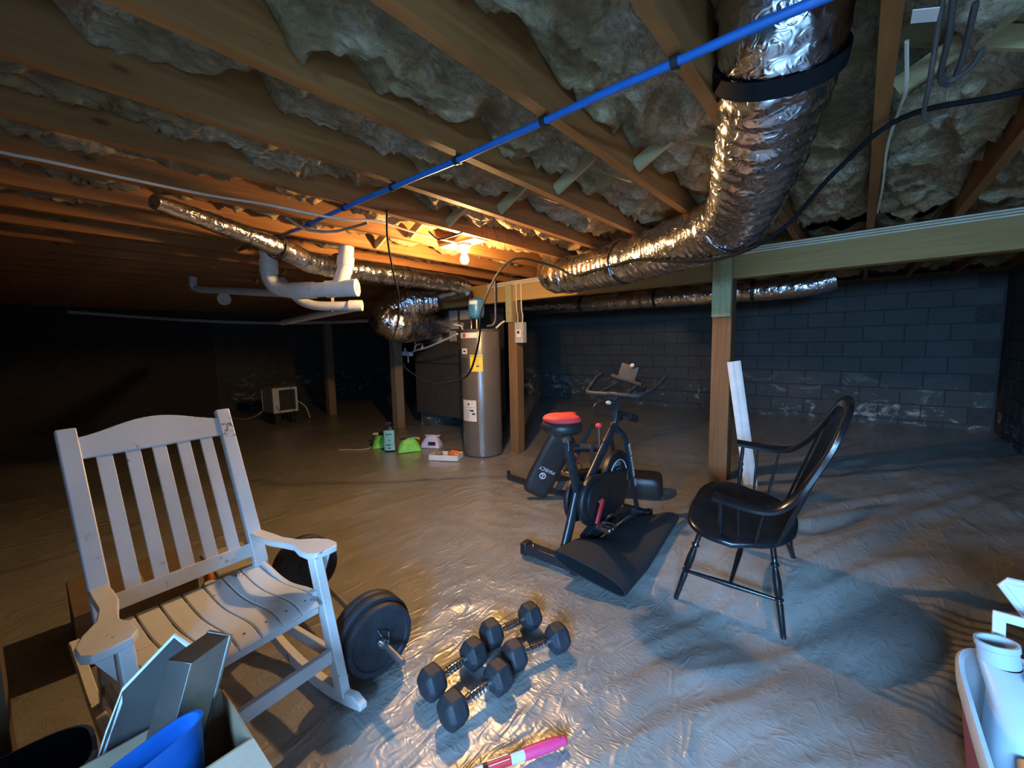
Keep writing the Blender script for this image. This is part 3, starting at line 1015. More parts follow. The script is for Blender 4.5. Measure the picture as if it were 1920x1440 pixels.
tag(MB().tube(spline([(-4.86, 4.045, 1.56), (-4.85, 4.03, 1.7), (-4.845, 3.98, 1.9), (-4.82, 3.95, 2.05)], 5), 0.005, 6).build('electrical_cable', 'graysteel'), 'thin grey wire rising from the control box to the joists', 'cable')

# ------------------------------------------------------------------ drain pipes
dp = thing('drain_pipe', 'thick white plastic drain with elbow, riser and cleanout plug', 'pipe', (-3.0, 1.4, 1.66))
MB().tube([(-3.21, 1.19, 2.06), (-3.21, 1.19, 1.86)], 0.052, 20).build('riser', 'pvc', dp)
MB().tube([(-3.21, 1.19, 1.935), (-3.21, 1.19, 1.845)], 0.060, 20).build('collar', 'pvc', dp)
MB().tube(spline([(-3.21, 1.19, 1.87), (-3.21, 1.19, 1.82), (-3.185, 1.215, 1.755), (-3.12, 1.28, 1.725), (-3.06, 1.335, 1.722)], 6), 0.053, 20).build('elbow', 'pvc', dp)
MB().tube([(-3.10, 1.30, 1.722), (-2.99, 1.40, 1.725)], 0.060, 20).build('coupling', 'pvc', dp)
MB().tube([(-3.02, 1.37, 1.724), (-2.80, 1.56, 1.735)], 0.052, 20).build('pipe', 'pvc', dp)
MB().tube([(-2.93, 1.455, 1.730), (-2.775, 1.585, 1.737)], 0.060, 20).build('tee', 'pvc', dp)
MB().tube(spline([(-2.865, 1.51, 1.74), (-2.855, 1.535, 1.80), (-2.87, 1.565, 1.86)], 5), 0.052, 20).build('branch', 'pvc', dp)
MB().tube([(-2.872, 1.57, 1.85), (-2.88, 1.60, 2.04)], 0.052, 20).build('riser', 'pvc', dp)
MB().tube([(-2.874, 1.577, 1.90), (-2.876, 1.588, 1.965)], 0.059, 20).build('collar', 'pvc', dp)
_ax = Vector((0.775, 0.63, 0.03)).normalized()
cp = MB().lathe([(0.062, 0), (0.062, 0.022), (0.050, 0.024), (0.050, 0.016), (0, 0.016)], 24, (-2.778, 1.583, 1.737), _ax).build('cleanout_plug', 'porcelain', dp)
MB().lathe([(0.030, 0.0), (0.026, 0.018), (0, 0.018)], 4, Vector((-2.778, 1.583, 1.737)) + _ax * 0.016, _ax).build('plug_square', 'porcelain', cp)
d2 = thing('drain_pipe', 'lower white plastic drain curving behind the cleanout plug', 'pipe', (-3.3, 1.6, 1.6))
MB().tube(spline([(-3.60, 1.42, 1.86), (-3.52, 1.45, 1.78), (-3.45, 1.49, 1.70), (-3.36, 1.56, 1.655), (-3.24, 1.66, 1.645), (-3.12, 1.76, 1.645)], 6), 0.036, 16).build('sweep', 'pvc', d2)
MB().tube([(-3.14, 1.74, 1.645), (-3.07, 1.81, 1.645)], 0.044, 16).build('end_cap', 'pvc', d2)
MB().tube(spline([(-3.10, 1.78, 1.645), (-3.30, 1.83, 1.635), (-3.9, 1.86, 1.62), (-4.87, 1.90, 1.59)], 6), 0.030, 14).build('pipe', 'pvc', d2)
MB().bx(-3.25, -3.235, 1.64, 1.665, 1.60, 2.042).build('hanger_strap', 'dark_metal', d2)
d3 = thing('drain_pipe', 'slim grey plastic pipe with upturned end under the dark joists', 'pipe', (-4.8, 1.3, 1.8))
MB().tube([(-5.24, 1.22, 2.05), (-5.23, 1.21, 1.97)], 0.035, 14).build('riser', 'pvc', d3)
MB().tube(spline([(-5.23, 1.21, 1.98), (-5.18, 1.24, 1.93), (-4.7, 1.36, 1.88), (-4.24, 1.49, 1.83), (-3.75, 1.66, 1.79)], 6), 0.035, 14).build('pipe', 'pvc', d3)
MB().lathe([(0.06, -0.01), (0.06, 0.01), (0.04, 0.01), (0.04, -0.01), (0.06, -0.01)], 18, (-4.72, 1.33, 1.80), (0.7, -0.7, 0)).build('hanger_ring', 'pvc', d3)
tag(MB().tube(spline([(-10.1, 0.6, 1.98), (-10.05, 1.45, 1.92), (-9.6, 2.0, 1.86), (-8.6, 2.9, 1.78), (-7.4, 3.58, 1.75), (-6.4, 3.68, 1.73), (-5.60, 3.752, 1.71)], 6), 0.03, 10).build('vent_pipe', 'pvc'), 'long thin pale pipe crossing the dark far corner', 'pipe')

# ------------------------------------------------------------------ loose cables
tag(MB().tube(spline([(-2.345, -0.2, 2.036), (-2.345, 0.03, 2.030), (-2.33, 0.15, 2.028), (-2.325, 0.37, 2.026), (-2.31, 0.65, 2.026), (-2.24, 0.84, 2.018), (-2.15, 1.06, 1.994), (-2.12, 1.20, 1.996), (-2.12, 1.36, 2.024), (-2.16, 1.58, 2.026), (-2.19, 1.85, 2.028), (-2.2, 2.03, 2.03)], 6), 0.006, 6).build('electrical_cable', 'cream'), 'long cream cable strung across the dark joists to the lamp', 'cable')
def on_duct(f, n_, off=0.158):
    i = int(f * (len(duct_line) - 1))
    c_ = duct_line[i]
    t_ = (duct_line[min(i + 3, len(duct_line) - 1)] - duct_line[max(i - 3, 0)]).normalized()
    n_ = Vector(n_)
    return c_ + (n_ - t_ * n_.dot(t_)).normalized() * off
run = [Vector(p) for p in ((0.70, 1.93, 2.03), (0.32, 1.91, 2.015), (0.07, 1.86, 2.01), (-0.10, 2.0, 1.93), (-0.24, 2.12, 1.81), (-0.38, 2.17, 1.735))]
run += [on_duct(0.08, (0.30, -0.50, -0.80), 0.166), on_duct(0.16, (0.33, -0.75, -0.58), 0.164), on_duct(0.25, (0.35, -0.85, -0.38), 0.160)]
run += [on_duct(f, (0.35, -0.90, -0.20)) for f in (0.36, 0.48, 0.60, 0.71)] + [on_duct(0.80, (0.35, -0.90, 0.15))]
run += [Vector(p) for p in ((-1.95, 2.74, 1.945), (-2.06, 2.56, 1.975), (-2.13, 2.45, 1.90), (-2.2, 2.38, 1.75), (-2.27, 2.34, 1.55), (-2.33, 2.38, 1.36), (-2.48, 2.42, 1.10), (-2.58, 2.38, 1.02), (-2.72, 2.26, 0.985))]
tag(MB().tube(spline(run, 8), 0.0085, 8).build('power_cable', 'cable_black'), 'black cable slung along the silver duct and looping before the heater', 'cable')
tag(MB().tube(spline([(-1.96, 1.33, 2.04), (-2.10, 1.42, 1.93), (-2.35, 1.62, 1.80), (-2.62, 1.84, 1.70), (-2.78, 1.94, 1.52), (-2.86, 1.93, 1.31), (-2.86, 2.03, 1.15), (-2.82, 2.11, 1.07), (-2.78, 2.17, 1.015), (-2.718, 2.262, 0.985)], 7), 0.0060, 7).build('power_cable', 'cable_black'), 'thin black wire drooping from the joists before the bulging duct', 'cable')
tag(MB().tube(spline([(-2.10, 1.72, 2.03), (-2.08, 1.78, 1.99), (-2.0, 1.82, 2.0), (-1.99, 1.9, 2.035)], 6), 0.006, 6).build('electrical_cable', 'plastic_black'), 'short dark cable loop near the lit lamp', 'cable')
for k, (xa_, ya_, zd) in enumerate(((-1.64, 1.72, 1.90), (-1.62, 1.80, 1.87), (-1.50, 1.77, 1.88))):
    tag(MB().tube(spline([(xa_, ya_, 2.05), (xa_ - 0.01, ya_ + 0.01, 1.98), (xa_ - 0.09 + 0.07 * k, ya_ + 0.1, zd), (xa_ - 0.16 + 0.05 * k, ya_ + 0.22, 2.0)], 6), 0.0013, 5).build('hanging_wire', 'plastic_black'), 'hair thin dark wire hanging between joists by the lamp', 'wire', 'thin wires hanging by the lamp')
tag(MB().tube(spline([(-2.42, 1.0, 2.03), (-2.44, 1.12, 1.990), (-2.40, 1.25, 1.995), (-2.30, 1.32, 2.015), (-2.2, 1.36, 2.03)], 6), 0.008, 7).build('electrical_cable', 'graysteel'), 'grey cable arcing below the orange lit joist', 'cable')
# right-hand ceiling: conduit drop, clip and paper tag
tag(MB().tube(spline([(0.10, 1.30, 2.05), (0.105, 1.45, 2.03), (0.11, 1.62, 2.0), (0.115, 1.80, 1.985), (0.13, 1.86, 1.985), (0.17, 1.88, 1.99)], 6), 0.006, 7).build('electrical_cable', 'graysteel'), 'grey cable hanging in a long loop beside the right joist', 'cable')
hk = thing('cable_hanger', 'dark wire cable hanger hooked below the insulation', 'hanger', (0.145, 1.5, 1.99))
MB().tube(spline([(0.115, 1.30, 2.06), (0.125, 1.45, 2.02), (0.13, 1.62, 2.0), (0.155, 1.68, 2.0), (0.165, 1.60, 2.02), (0.16, 1.42, 2.05)], 6), 0.007, 7).build('hook', 'dark_metal', hk)
MB().tube(spline([(0.13, 1.62, 2.0), (0.15, 1.66, 2.0), (0.185, 1.64, 2.01), (0.20, 1.60, 2.03)], 6), 0.007, 7).build('cross_hook', 'dark_metal', hk)
tag(MB().box((0.075, 1.335, 2.02), (0.045, 0.05, 0.0015), Matrix.Rotation(R(20), 3, 'Y')).build('paper_tag', 'paper'), 'small pale paper tag hanging beside the right joist', 'tag')
tag(MB().tube(spline([(0.055, 1.5, 2.06), (0.068, 1.7, 2.03), (0.062, 1.9, 2.05), (0.046, 2.2, 2.04), (0.050, 2.7, 2.03), (0.046, 3.3, 2.04)], 6), 0.005, 6).build('electrical_cable', 'cream'), 'cream cable following the side of the right joist', 'cable')

# ------------------------------------------------------------------ white rocking chair
def rocking_chair():
    t = thing('rocking_chair', 'white slatted wooden rocking chair with chipped paint', 'chair', (-1.669, 0.363, 0.0), (0, 0, R(5.45)))
    W_ = 'white_paint'
    d = Vector((-0.236, 0, 0.569)).normalized()
    nrm = Vector((d.z, 0, -d.x))
    top = Vector((-0.458, 0, 1.057))
    low = Vector((-0.222, 0, 0.488))
    for s in (1, -1):
        y = 0.238 * s
        pts = [Vector((-0.29, y, 0.10)), Vector((-0.225, y, 0.33)), Vector((-0.205, y, 0.44)), low + Vector((0.0, y, 0)), top + Vector((0, y, 0))]
        MB().sweep(pts, [(-.026, -.016), (.026, -.016), (.026, .016), (-.026, .016)], up=(1, 0, 0.4)).build('back_post', W_, t, bevel=0.004, local=True)
    # crest rail with a gentle hump
    poly = []
    n = 16
    for k in range(n + 1):
        q = k / n
        y = -0.213 + 0.426 * q
        poly.append(top + Vector((0, y, 0)) + d * (-0.035 + 0.045 * math.sin(math.pi * q) ** 1.5) - nrm * 0.011)
    poly += [top + Vector((0, 0.213, 0)) - d * 0.112 - nrm * 0.011, top + Vector((0, -0.213, 0)) - d * 0.112 - nrm * 0.011]
    MB().prism(poly, nrm * 0.022).build('crest_rail', W_, t, bevel=0.003, local=True)
    MB().beam(low + Vector((0, -0.213, 0)), low + Vector((0, 0.213, 0)), 0.022, 0.055, up=d).build('lower_rail', W_, t, bevel=0.003, local=True)
    for k in range(5):
        y = -0.156 + 0.078 * k
        MB().beam(low + Vector((0, y, 0)) + d * 0.02, top + Vector((0, y, 0)) - d * 0.105, 0.043, 0.012, up=nrm).build('back_slat', W_, t, bevel=0.002, local=True)
    out = [(-.275, .218), (-.275, .262), (-.17, .268), (-.06, .272), (.02, .292), (.075, .330), (.13, .352), (.185, .352), (.212, .335), (.215, .30), (.208, .255), (.175, .236), (.12, .236), (.06, .250), (.0, .240), (-.08, .222), (-.17, .216)]
    for s in (1, -1):
        poly = [Vector((x, y * s, 0.540 + 0.045 * x)) for x, y in out]
        MB().prism(poly, Vector((0, 0, 0.024))).build('armrest', W_, t, bevel=0.004, local=True)
        MB().beam((0.302, 0.268 * s, 0.05), (0.172, 0.268 * s, 0.545), 0.034, 0.052, up=(1, 0, 0.2)).build('front_leg', W_, t, bevel=0.004, local=True)
        # bracket under the paddle
        MB().prism([Vector((0.150, 0.29 * s, 0.548)), Vector((0.150, 0.335 * s, 0.548)), Vector((0.165, 0.29 * s, 0.46))], Vector((0.022, 0, 0))).build('arm_bracket', W_, t, local=True)
        # side seat rail with wavy top
        poly = []
        for k in range(13):
            x = -0.215 + 0.42 * k / 12
            poly.append(Vector((x, (0.232) * s, 0.418 + 0.014 * math.cos(k / 12 * 2 * math.pi))))
        for k in range(12, -1, -1):
            x = -0.215 + 0.42 * k / 12
            poly.append(Vector((x, (0.232) * s, 0.355)))
        MB().prism(poly, Vector((0, 0.018 * s, 0))).build('seat_rail', W_, t, bevel=0.002, local=True)
        MB().beam((-0.262, 0.245 * s, 0.185), (0.262, 0.258 * s, 0.20), 0.02, 0.045).build('side_stretcher', W_, t, bevel=0.003, local=True)
        # rocker
        poly = []
        Rk = 1.05
        for k in range(25):
            x = -0.58 + 1.0 * k / 24
            poly.append(Vector((x, 0.255 * s, 0.002 + (x - 0.10) ** 2 / (2 * Rk))))
        for k in range(24, -1, -1):
            x = -0.58 + 1.0 * k / 24
            e = 0.05 if 0 < k < 24 else 0.022
            poly.append(Vector((x, 0.255 * s, e + (x - 0.10) ** 2 / (2 * Rk))))
        MB().prism(poly, Vector((0, 0.030 * s, 0))).build('rocker', W_, t, bevel=0.003, local=True)
    MB().beam((0.205, -0.245, 0.375), (0.205, 0.245, 0.375), 0.022, 0.05).build('front_rail', W_, t, bevel=0.003, local=True)
    MB().beam((-0.20, -0.215, 0.365), (-0.20, 0.215, 0.365), 0.022, 0.045).build('rear_rail', W_, t, bevel=0.003, local=True)
    MB().beam((0.265, -0.25, 0.20), (0.265, 0.25, 0.20), 0.022, 0.05).build('front_stretcher', W_, t, bevel=0.003, local=True)
    prof = [(-.215, .412), (-.16, .404), (-.10, .395), (-.03, .392), (.04, .398), (.10, .407), (.16, .414), (.205, .414), (.24, .404), (.252, .394)]
    sp_ = spline([(x, 0, z) for x, z in prof], 3)
    for k in range(7):
        y = -0.198 + 0.066 * k
        MB().sweep([p + Vector((0, y, 0.004)) for p in sp_], [(-.0295, -.007), (.0295, -.007), (.0295, .007), (-.0295, .007)]).build('seat_slat', W_, t, bevel=0.002, local=True)
        if k > 2:
            MB().lathe([(0.0035, 0), (0.0035, 0.0015)], 8, (0.215, y, 0.4235)).build('nail', 'dark_metal', t, local=True)
rocking_chair()

# ------------------------------------------------------------------ black windsor armchair
def windsor():
    h, tl, q = R(181.8), R(-14.0), R(-4.0)
    rot = Matrix.Rotation(h, 3, 'Z') @ Matrix.Rotation(tl, 3, 'X') @ Matrix.Rotation(q, 3, 'Y')
    t = thing('windsor_chair', 'glossy black spindle back Windsor armchair standing on wrinkled plastic', 'chair', (-0.442, 2.375, 0.036))
    t.rotation_euler = rot.to_euler()
    K = 'black_lacquer'
    # saddle seat
    outl = []
    for k in range(40):
        a = 2 * math.pi * k / 40
        x = 0.235 * math.copysign(abs(math.cos(a)) ** 0.62, math.cos(a))
        y = (0.265 if x > 0 else 0.235) * math.copysign(abs(math.sin(a)) ** 0.62, math.sin(a))
        if x < 0:
            y *= 1 - 0.35 * (x / 0.235) ** 2
        outl.append((x, y))
    mb = MB()
    rings = [(0.90, 0.400), (0.97, 0.406), (1.0, 0.418), (0.985, 0.432), (0.93, 0.438), (0.75, 0.431), (0.45, 0.424), (0.12, 0.424)]
    vs, fs = [], []
    for s_, z in rings:
        for x, y in outl:
            ridge = 0.012 * math.exp(-(y / 0.05) ** 2) * S((x - 0.02) / 0.2) if 0.2 < s_ < 0.98 and z > 0.42 else 0
            vs.append(Vector((x * s_, y * s_, z + ridge)))
    for i in range(len(rings) - 1):
        for k in range(40):
            k2 = (k + 1) % 40
            fs.append((i * 40 + k, i * 40 + k2, (i + 1) * 40 + k2, (i + 1) * 40 + k))
    fs.append(tuple(range(39, -1, -1)))
    fs.append(tuple(len(rings) * 40 - 40 + k for k in range(40)))
    mb.add(vs, fs).build('seat', K, t, local=True, ang=60)
    def turned(a, b, prof, name):
        a, b = Vector(a), Vector(b)
        L_ = (b - a).length
        MB().lathe([(r_, z * L_) for r_, z in prof], 14, a, b - a).build(name, K, t, local=True, ang=50)
    legp = [(0.010, 0), (0.012, 0.02), (0.014, 0.25), (0.0155, 0.36), (0.012, 0.385), (0.019, 0.40), (0.019, 0.415), (0.011, 0.43), (0.0185, 0.46), (0.0185, 0.60), (0.014, 0.70), (0.0105, 0.735), (0.018, 0.75), (0.018, 0.765), (0.011, 0.78), (0.013, 0.86), (0.012, 1.0)]
    feet = {(1, 1): (0.235, 0.285, 0.0), (1, -1): (0.235, -0.285, 0.0), (-1, 1): (-0.24, 0.275, 0.0), (-1, -1): (-0.24, -0.275, 0.0)}
    tops = {}
    for (sx, sy), ft in feet.items():
        tp = (0.145 * sx, 0.175 * sy if sx > 0 else 0.13 * sy, 0.412)
        tops[(sx, sy)] = tp
        turned(ft, tp, legp, 'leg')
    def on(leg, f):
        return Vector(feet[leg]).lerp(Vector(tops[leg]), f)
    strp = [(0.008, 0), (0.010, 0.2), (0.014, 0.5), (0.010, 0.8), (0.008, 1)]
    for sy in (1, -1):
        turned(on((1, sy), 0.40), on((-1, sy), 0.40), strp, 'side_stretcher')
    ma = on((1, 1), 0.40).lerp(on((-1, 1), 0.40), 0.5)
    mc = on((1, -1), 0.40).lerp(on((-1, -1), 0.40), 0.5)
    turned(ma, mc, strp, 'cross_stretcher')
    # continuous bent arm and bow
    half = [(0.085, 0.275, 0.672), (0.0, 0.282, 0.668), (-0.09, 0.285, 0.668), (-0.155, 0.278, 0.685), (-0.205, 0.262, 0.735), (-0.25, 0.238, 0.82), (-0.295, 0.205, 0.93), (-0.325, 0.150, 1.02), (-0.34, 0.07, 1.055)]
    pts = half + [(-0.343, 0, 1.062)] + [(x, -y, z) for x, y, z in half[::-1]]
    sp_ = spline(pts, 6)
    ups = []
    for p in sp_:
        f = S((p.z - 0.68) / 0.2)
        ups.append(Vector((0, 0, 1)).lerp(Vector((0.95, 0, 0.3)), f))
    MB().sweep(sp_, [(-.026, -.007), (-.020, -.011), (.020, -.011), (.026, -.007), (.026, .007), (.020, .011), (-.020, .011), (-.026, .007)], up=ups).build('bow_arm', K, t, local=True, ang=50)
    def bow_at(y):
        best = min((p for p in sp_ if p.z > 0.74), key=lambda p: abs(p.y - y))
        return best
    sn = [(0.0045, 0), (0.007, 0.3), (0.006, 0.6), (0.0042, 1)]
    for k in range(11):
        f = -1 + 2 * k / 10
        base = Vector((-0.165 - 0.035 * (1 - f * f), 0.175 * f, 0.428))
        tp = bow_at(0.225 * f)
        turned(base, tp, sn, 'spindle')
    for sy in (1, -1):
        for xs, xt in ((-0.02, -0.02), (-0.085, -0.11)):
            tp = min((p for p in sp_ if p.y * sy > 0 and p.z < 0.72), key=lambda p: abs(p.x - xt))
            turned((xs, 0.215 * sy, 0.428), tp, sn, 'arm_spindle')
        turned((0.055, 0.225 * sy, 0.43), (0.055, 0.277 * sy, 0.665), [(0.007, 0), (0.010, 0.2), (0.013, 0.42), (0.008, 0.5), (0.013, 0.55), (0.008, 0.6), (0.010, 0.8), (0.007, 1)], 'arm_post')
windsor()

# ------------------------------------------------------------------ white moulding leaning on the post
tb = thing('trim_board', 'white grooved moulding strip leaning against the brown post', 'board', (-0.62, 3.72, 0.13))
_a, _b = Vector((-0.615, 3.715, 0.135)), Vector((-0.765, 3.69, 1.14))
_t = (_b - _a).normalized()
sec = [(-.05, 0), (-.05, .012), (-.044, .016), (-.012, .016), (-.010, .008), (-.004, .008), (-.002, .018), (.03, .018), (.032, .010), (.038, .010), (.040, .016), (.048, .014), (.05, 0)]
MB().sweep([_a, _b], sec, up=(0.35, -0.93, 0.05)).build('moulding', 'trim_white', tb)

# ------------------------------------------------------------------ barbell
def barbell():
    a, b = Vector((-1.235, 0.812, 0.157)), Vector((-2.47, 0.912, 0.157))
    ax = (b - a).normalized()
    t = thing('barbell', 'barbell loaded with black plates beside the rocking chair', 'barbell', (-1.85, 0.86, 0.0))
    MB().tube([a, b], 0.0125, 16).build('bar', 'graysteel', t)
    def plate(d, r, w, nm='weight_plate'):
        c = a + ax * d
        prof = [(0.014, 0), (r * 0.30, 0), (r * 0.32, 0.006), (r * 0.80, 0.006), (r * 0.84, -0.002), (r * 0.97, -0.002), (r, 0.004), (r, w - 0.004), (r * 0.97, w + 0.002), (r * 0.84, w + 0.002), (r * 0.80, w - 0.006), (r * 0.32, w - 0.006), (r * 0.30, w), (0.014, w)]
        p = MB().lathe(prof, 48, c, ax).build(nm, 'rubber', t, ang=50)
        return c
    plate(0.165, 0.140, 0.030)
    plate(0.205, 0.155, 0.040)
    plate(0.252, 0.155, 0.034)
    plate(0.95, 0.155, 0.040)
    plate(0.998, 0.155, 0.036)
    # raised grooves and hole plugs on the outer near plate
    for k in range(6):
        an = 2 * math.pi * k / 6 + 0.3
        sd = ax.cross(Vector((0, 0, 1))).normalized()
        u = sd.cross(ax)
        c = a + ax * 0.1645 + (sd * math.cos(an) + u * math.sin(an)) * 0.075
        MB().lathe([(0.007, 0.007), (0.007, 0.0045)], 10, c, ax).build('hole', 'ink', t)
    # spring collar
    sp_ = []
    sd = ax.cross(Vector((0, 0, 1))).normalized()
    u = sd.cross(ax)
    for k in range(50):
        an = k / 50 * 4 * 2 * math.pi
        sp_.append(a + ax * (0.135 + 0.026 * k / 50) + (sd * math.cos(an) + u * math.sin(an)) * 0.016)
    sp_.append(a + ax * 0.163 + u * 0.055 - sd * 0.012)
    sp_.insert(0, a + ax * 0.13 + u * 0.05 + sd * 0.016)
    MB().tube(sp_, 0.0026, 6).build('spring_collar', 'chrome', t)
barbell()

# ------------------------------------------------------------------ hex dumbbells
def dumbbell(x0, y0, x1, y1, label, roll=0.0):
    a, b = Vector((x0, y0, 0)), Vector((x1, y1, 0))
    ax = (b - a).normalized()
    c = (a + b) / 2
    t = thing('dumbbell', label, 'dumbbell', (c.x, c.y, 0.0), (0, 0, math.atan2(ax.y, ax.x)), 'black hex dumbbells on the floor')
    ap = 0.054
    rr = ap / math.cos(R(30))
    hl = (b - a).length / 2
    for s in (-1, 1):
        vs, fs = [], []
        for xx, q in ((-0.042, 0.62), (-0.026, 1.0), (0.026, 1.0), (0.042, 0.70)):
            for k in range(6):
                an = R(60 * k + 0)
                vs.append(Vector((s * (hl - 0.0) + s * xx, rr * q * math.cos(an), ap + 0.002 + rr * q * math.sin(an))))
        for i in range(3):
            for k in range(6):
                k2 = (k + 1) % 6
                fs.append((i * 6 + k, i * 6 + k2, i * 6 + 6 + k2, i * 6 + 6 + k))
        fs += [tuple(range(5, -1, -1)), tuple(18 + k for k in range(6))]
        MB().add(vs, fs).build('head', 'rubber', t, bevel=0.006, local=True, ang=25)
    hp = [(0.012, -hl + 0.04), (0.0135, -hl + 0.05), (0.015, -0.03), (0.0165, 0.0), (0.015, 0.03), (0.0135, hl - 0.05), (0.012, hl - 0.04)]
    MB().lathe(hp, 18, (0, 0, ap + 0.002), (1, 0, 0)).build('handle', 'chrome', t, local=True)
    for k in range(5):
        xk = -0.03 + 0.015 * k
        MB().lathe([(0.0155, -0.003), (0.0185, 0), (0.0155, 0.003)], 18, (xk, 0, ap + 0.002), (1, 0, 0)).build('grip_ring', 'chrome', t, local=True)
dumbbell(-1.175, 0.895, -1.155, 1.095, 'black hex dumbbell lying between the barbell plates and other dumbbells')
dumbbell(-1.175, 1.225, -1.115, 1.425, 'black hex dumbbell lying on the side towards the heater')
dumbbell(-1.025, 0.865, -0.995, 1.070, 'black hex dumbbell closest to the pink handled pole')
dumbbell(-1.015, 1.190, -0.935, 1.385, 'black hex dumbbell closest to the exercise bike mat')

# ------------------------------------------------------------------ pole with pink grip
pk = thing('broom_handle', 'pole with pink grip and red and white band on the floor', 'pole', (-0.75, 0.92, 0.0))
_a = Vector((-0.672, 1.045, 0.028))
_d = (Vector((-0.84, 0.77, 0.026)) - _a).normalized()
P_ = lambda s_: _a + _d * s_
MB().lathe([(0.0, 0.0), (0.012, 0.003), (0.015, 0.012), (0.014, 0.028), (0.018, 0.045), (0.0185, 0.09), (0.0175, 0.145), (0.017, 0.15), (0.0, 0.15)], 18, _a, _d).build('grip', 'pink', pk, ang=60)
MB().lathe([(0.004, 0.0), (0.004, 0.004)], 10, P_(0.024) + Vector((0, 0, 0.012)), (0, 0, 1)).build('hang_hole', 'burgundy', pk)
MB().tube([P_(0.15), P_(0.195)], 0.0145, 16).build('white_band', 'whiteplastic', pk)
MB().tube([P_(0.195), P_(0.27)], 0.0142, 16).build('red_band', 'red', pk)
MB().tube([P_(0.27), P_(0.285)], 0.0142, 16).build('black_ring', 'plastic_black', pk)
MB().tube([P_(0.285), P_(0.60)], 0.0135, 16).build('shaft', 'whiteplastic', pk)
_s = _d.cross(Vector((0, 0, 1))).normalized()
for k in (-1, 1):
    MB().beam(P_(0.2) + _s * (0.008 * k) + Vector((0, 0, 0.0125)), P_(0.268) + _s * (0.008 * k) + Vector((0, 0, 0.0125)), 0.002, 0.001).build('stripe', 'whiteink', pk)

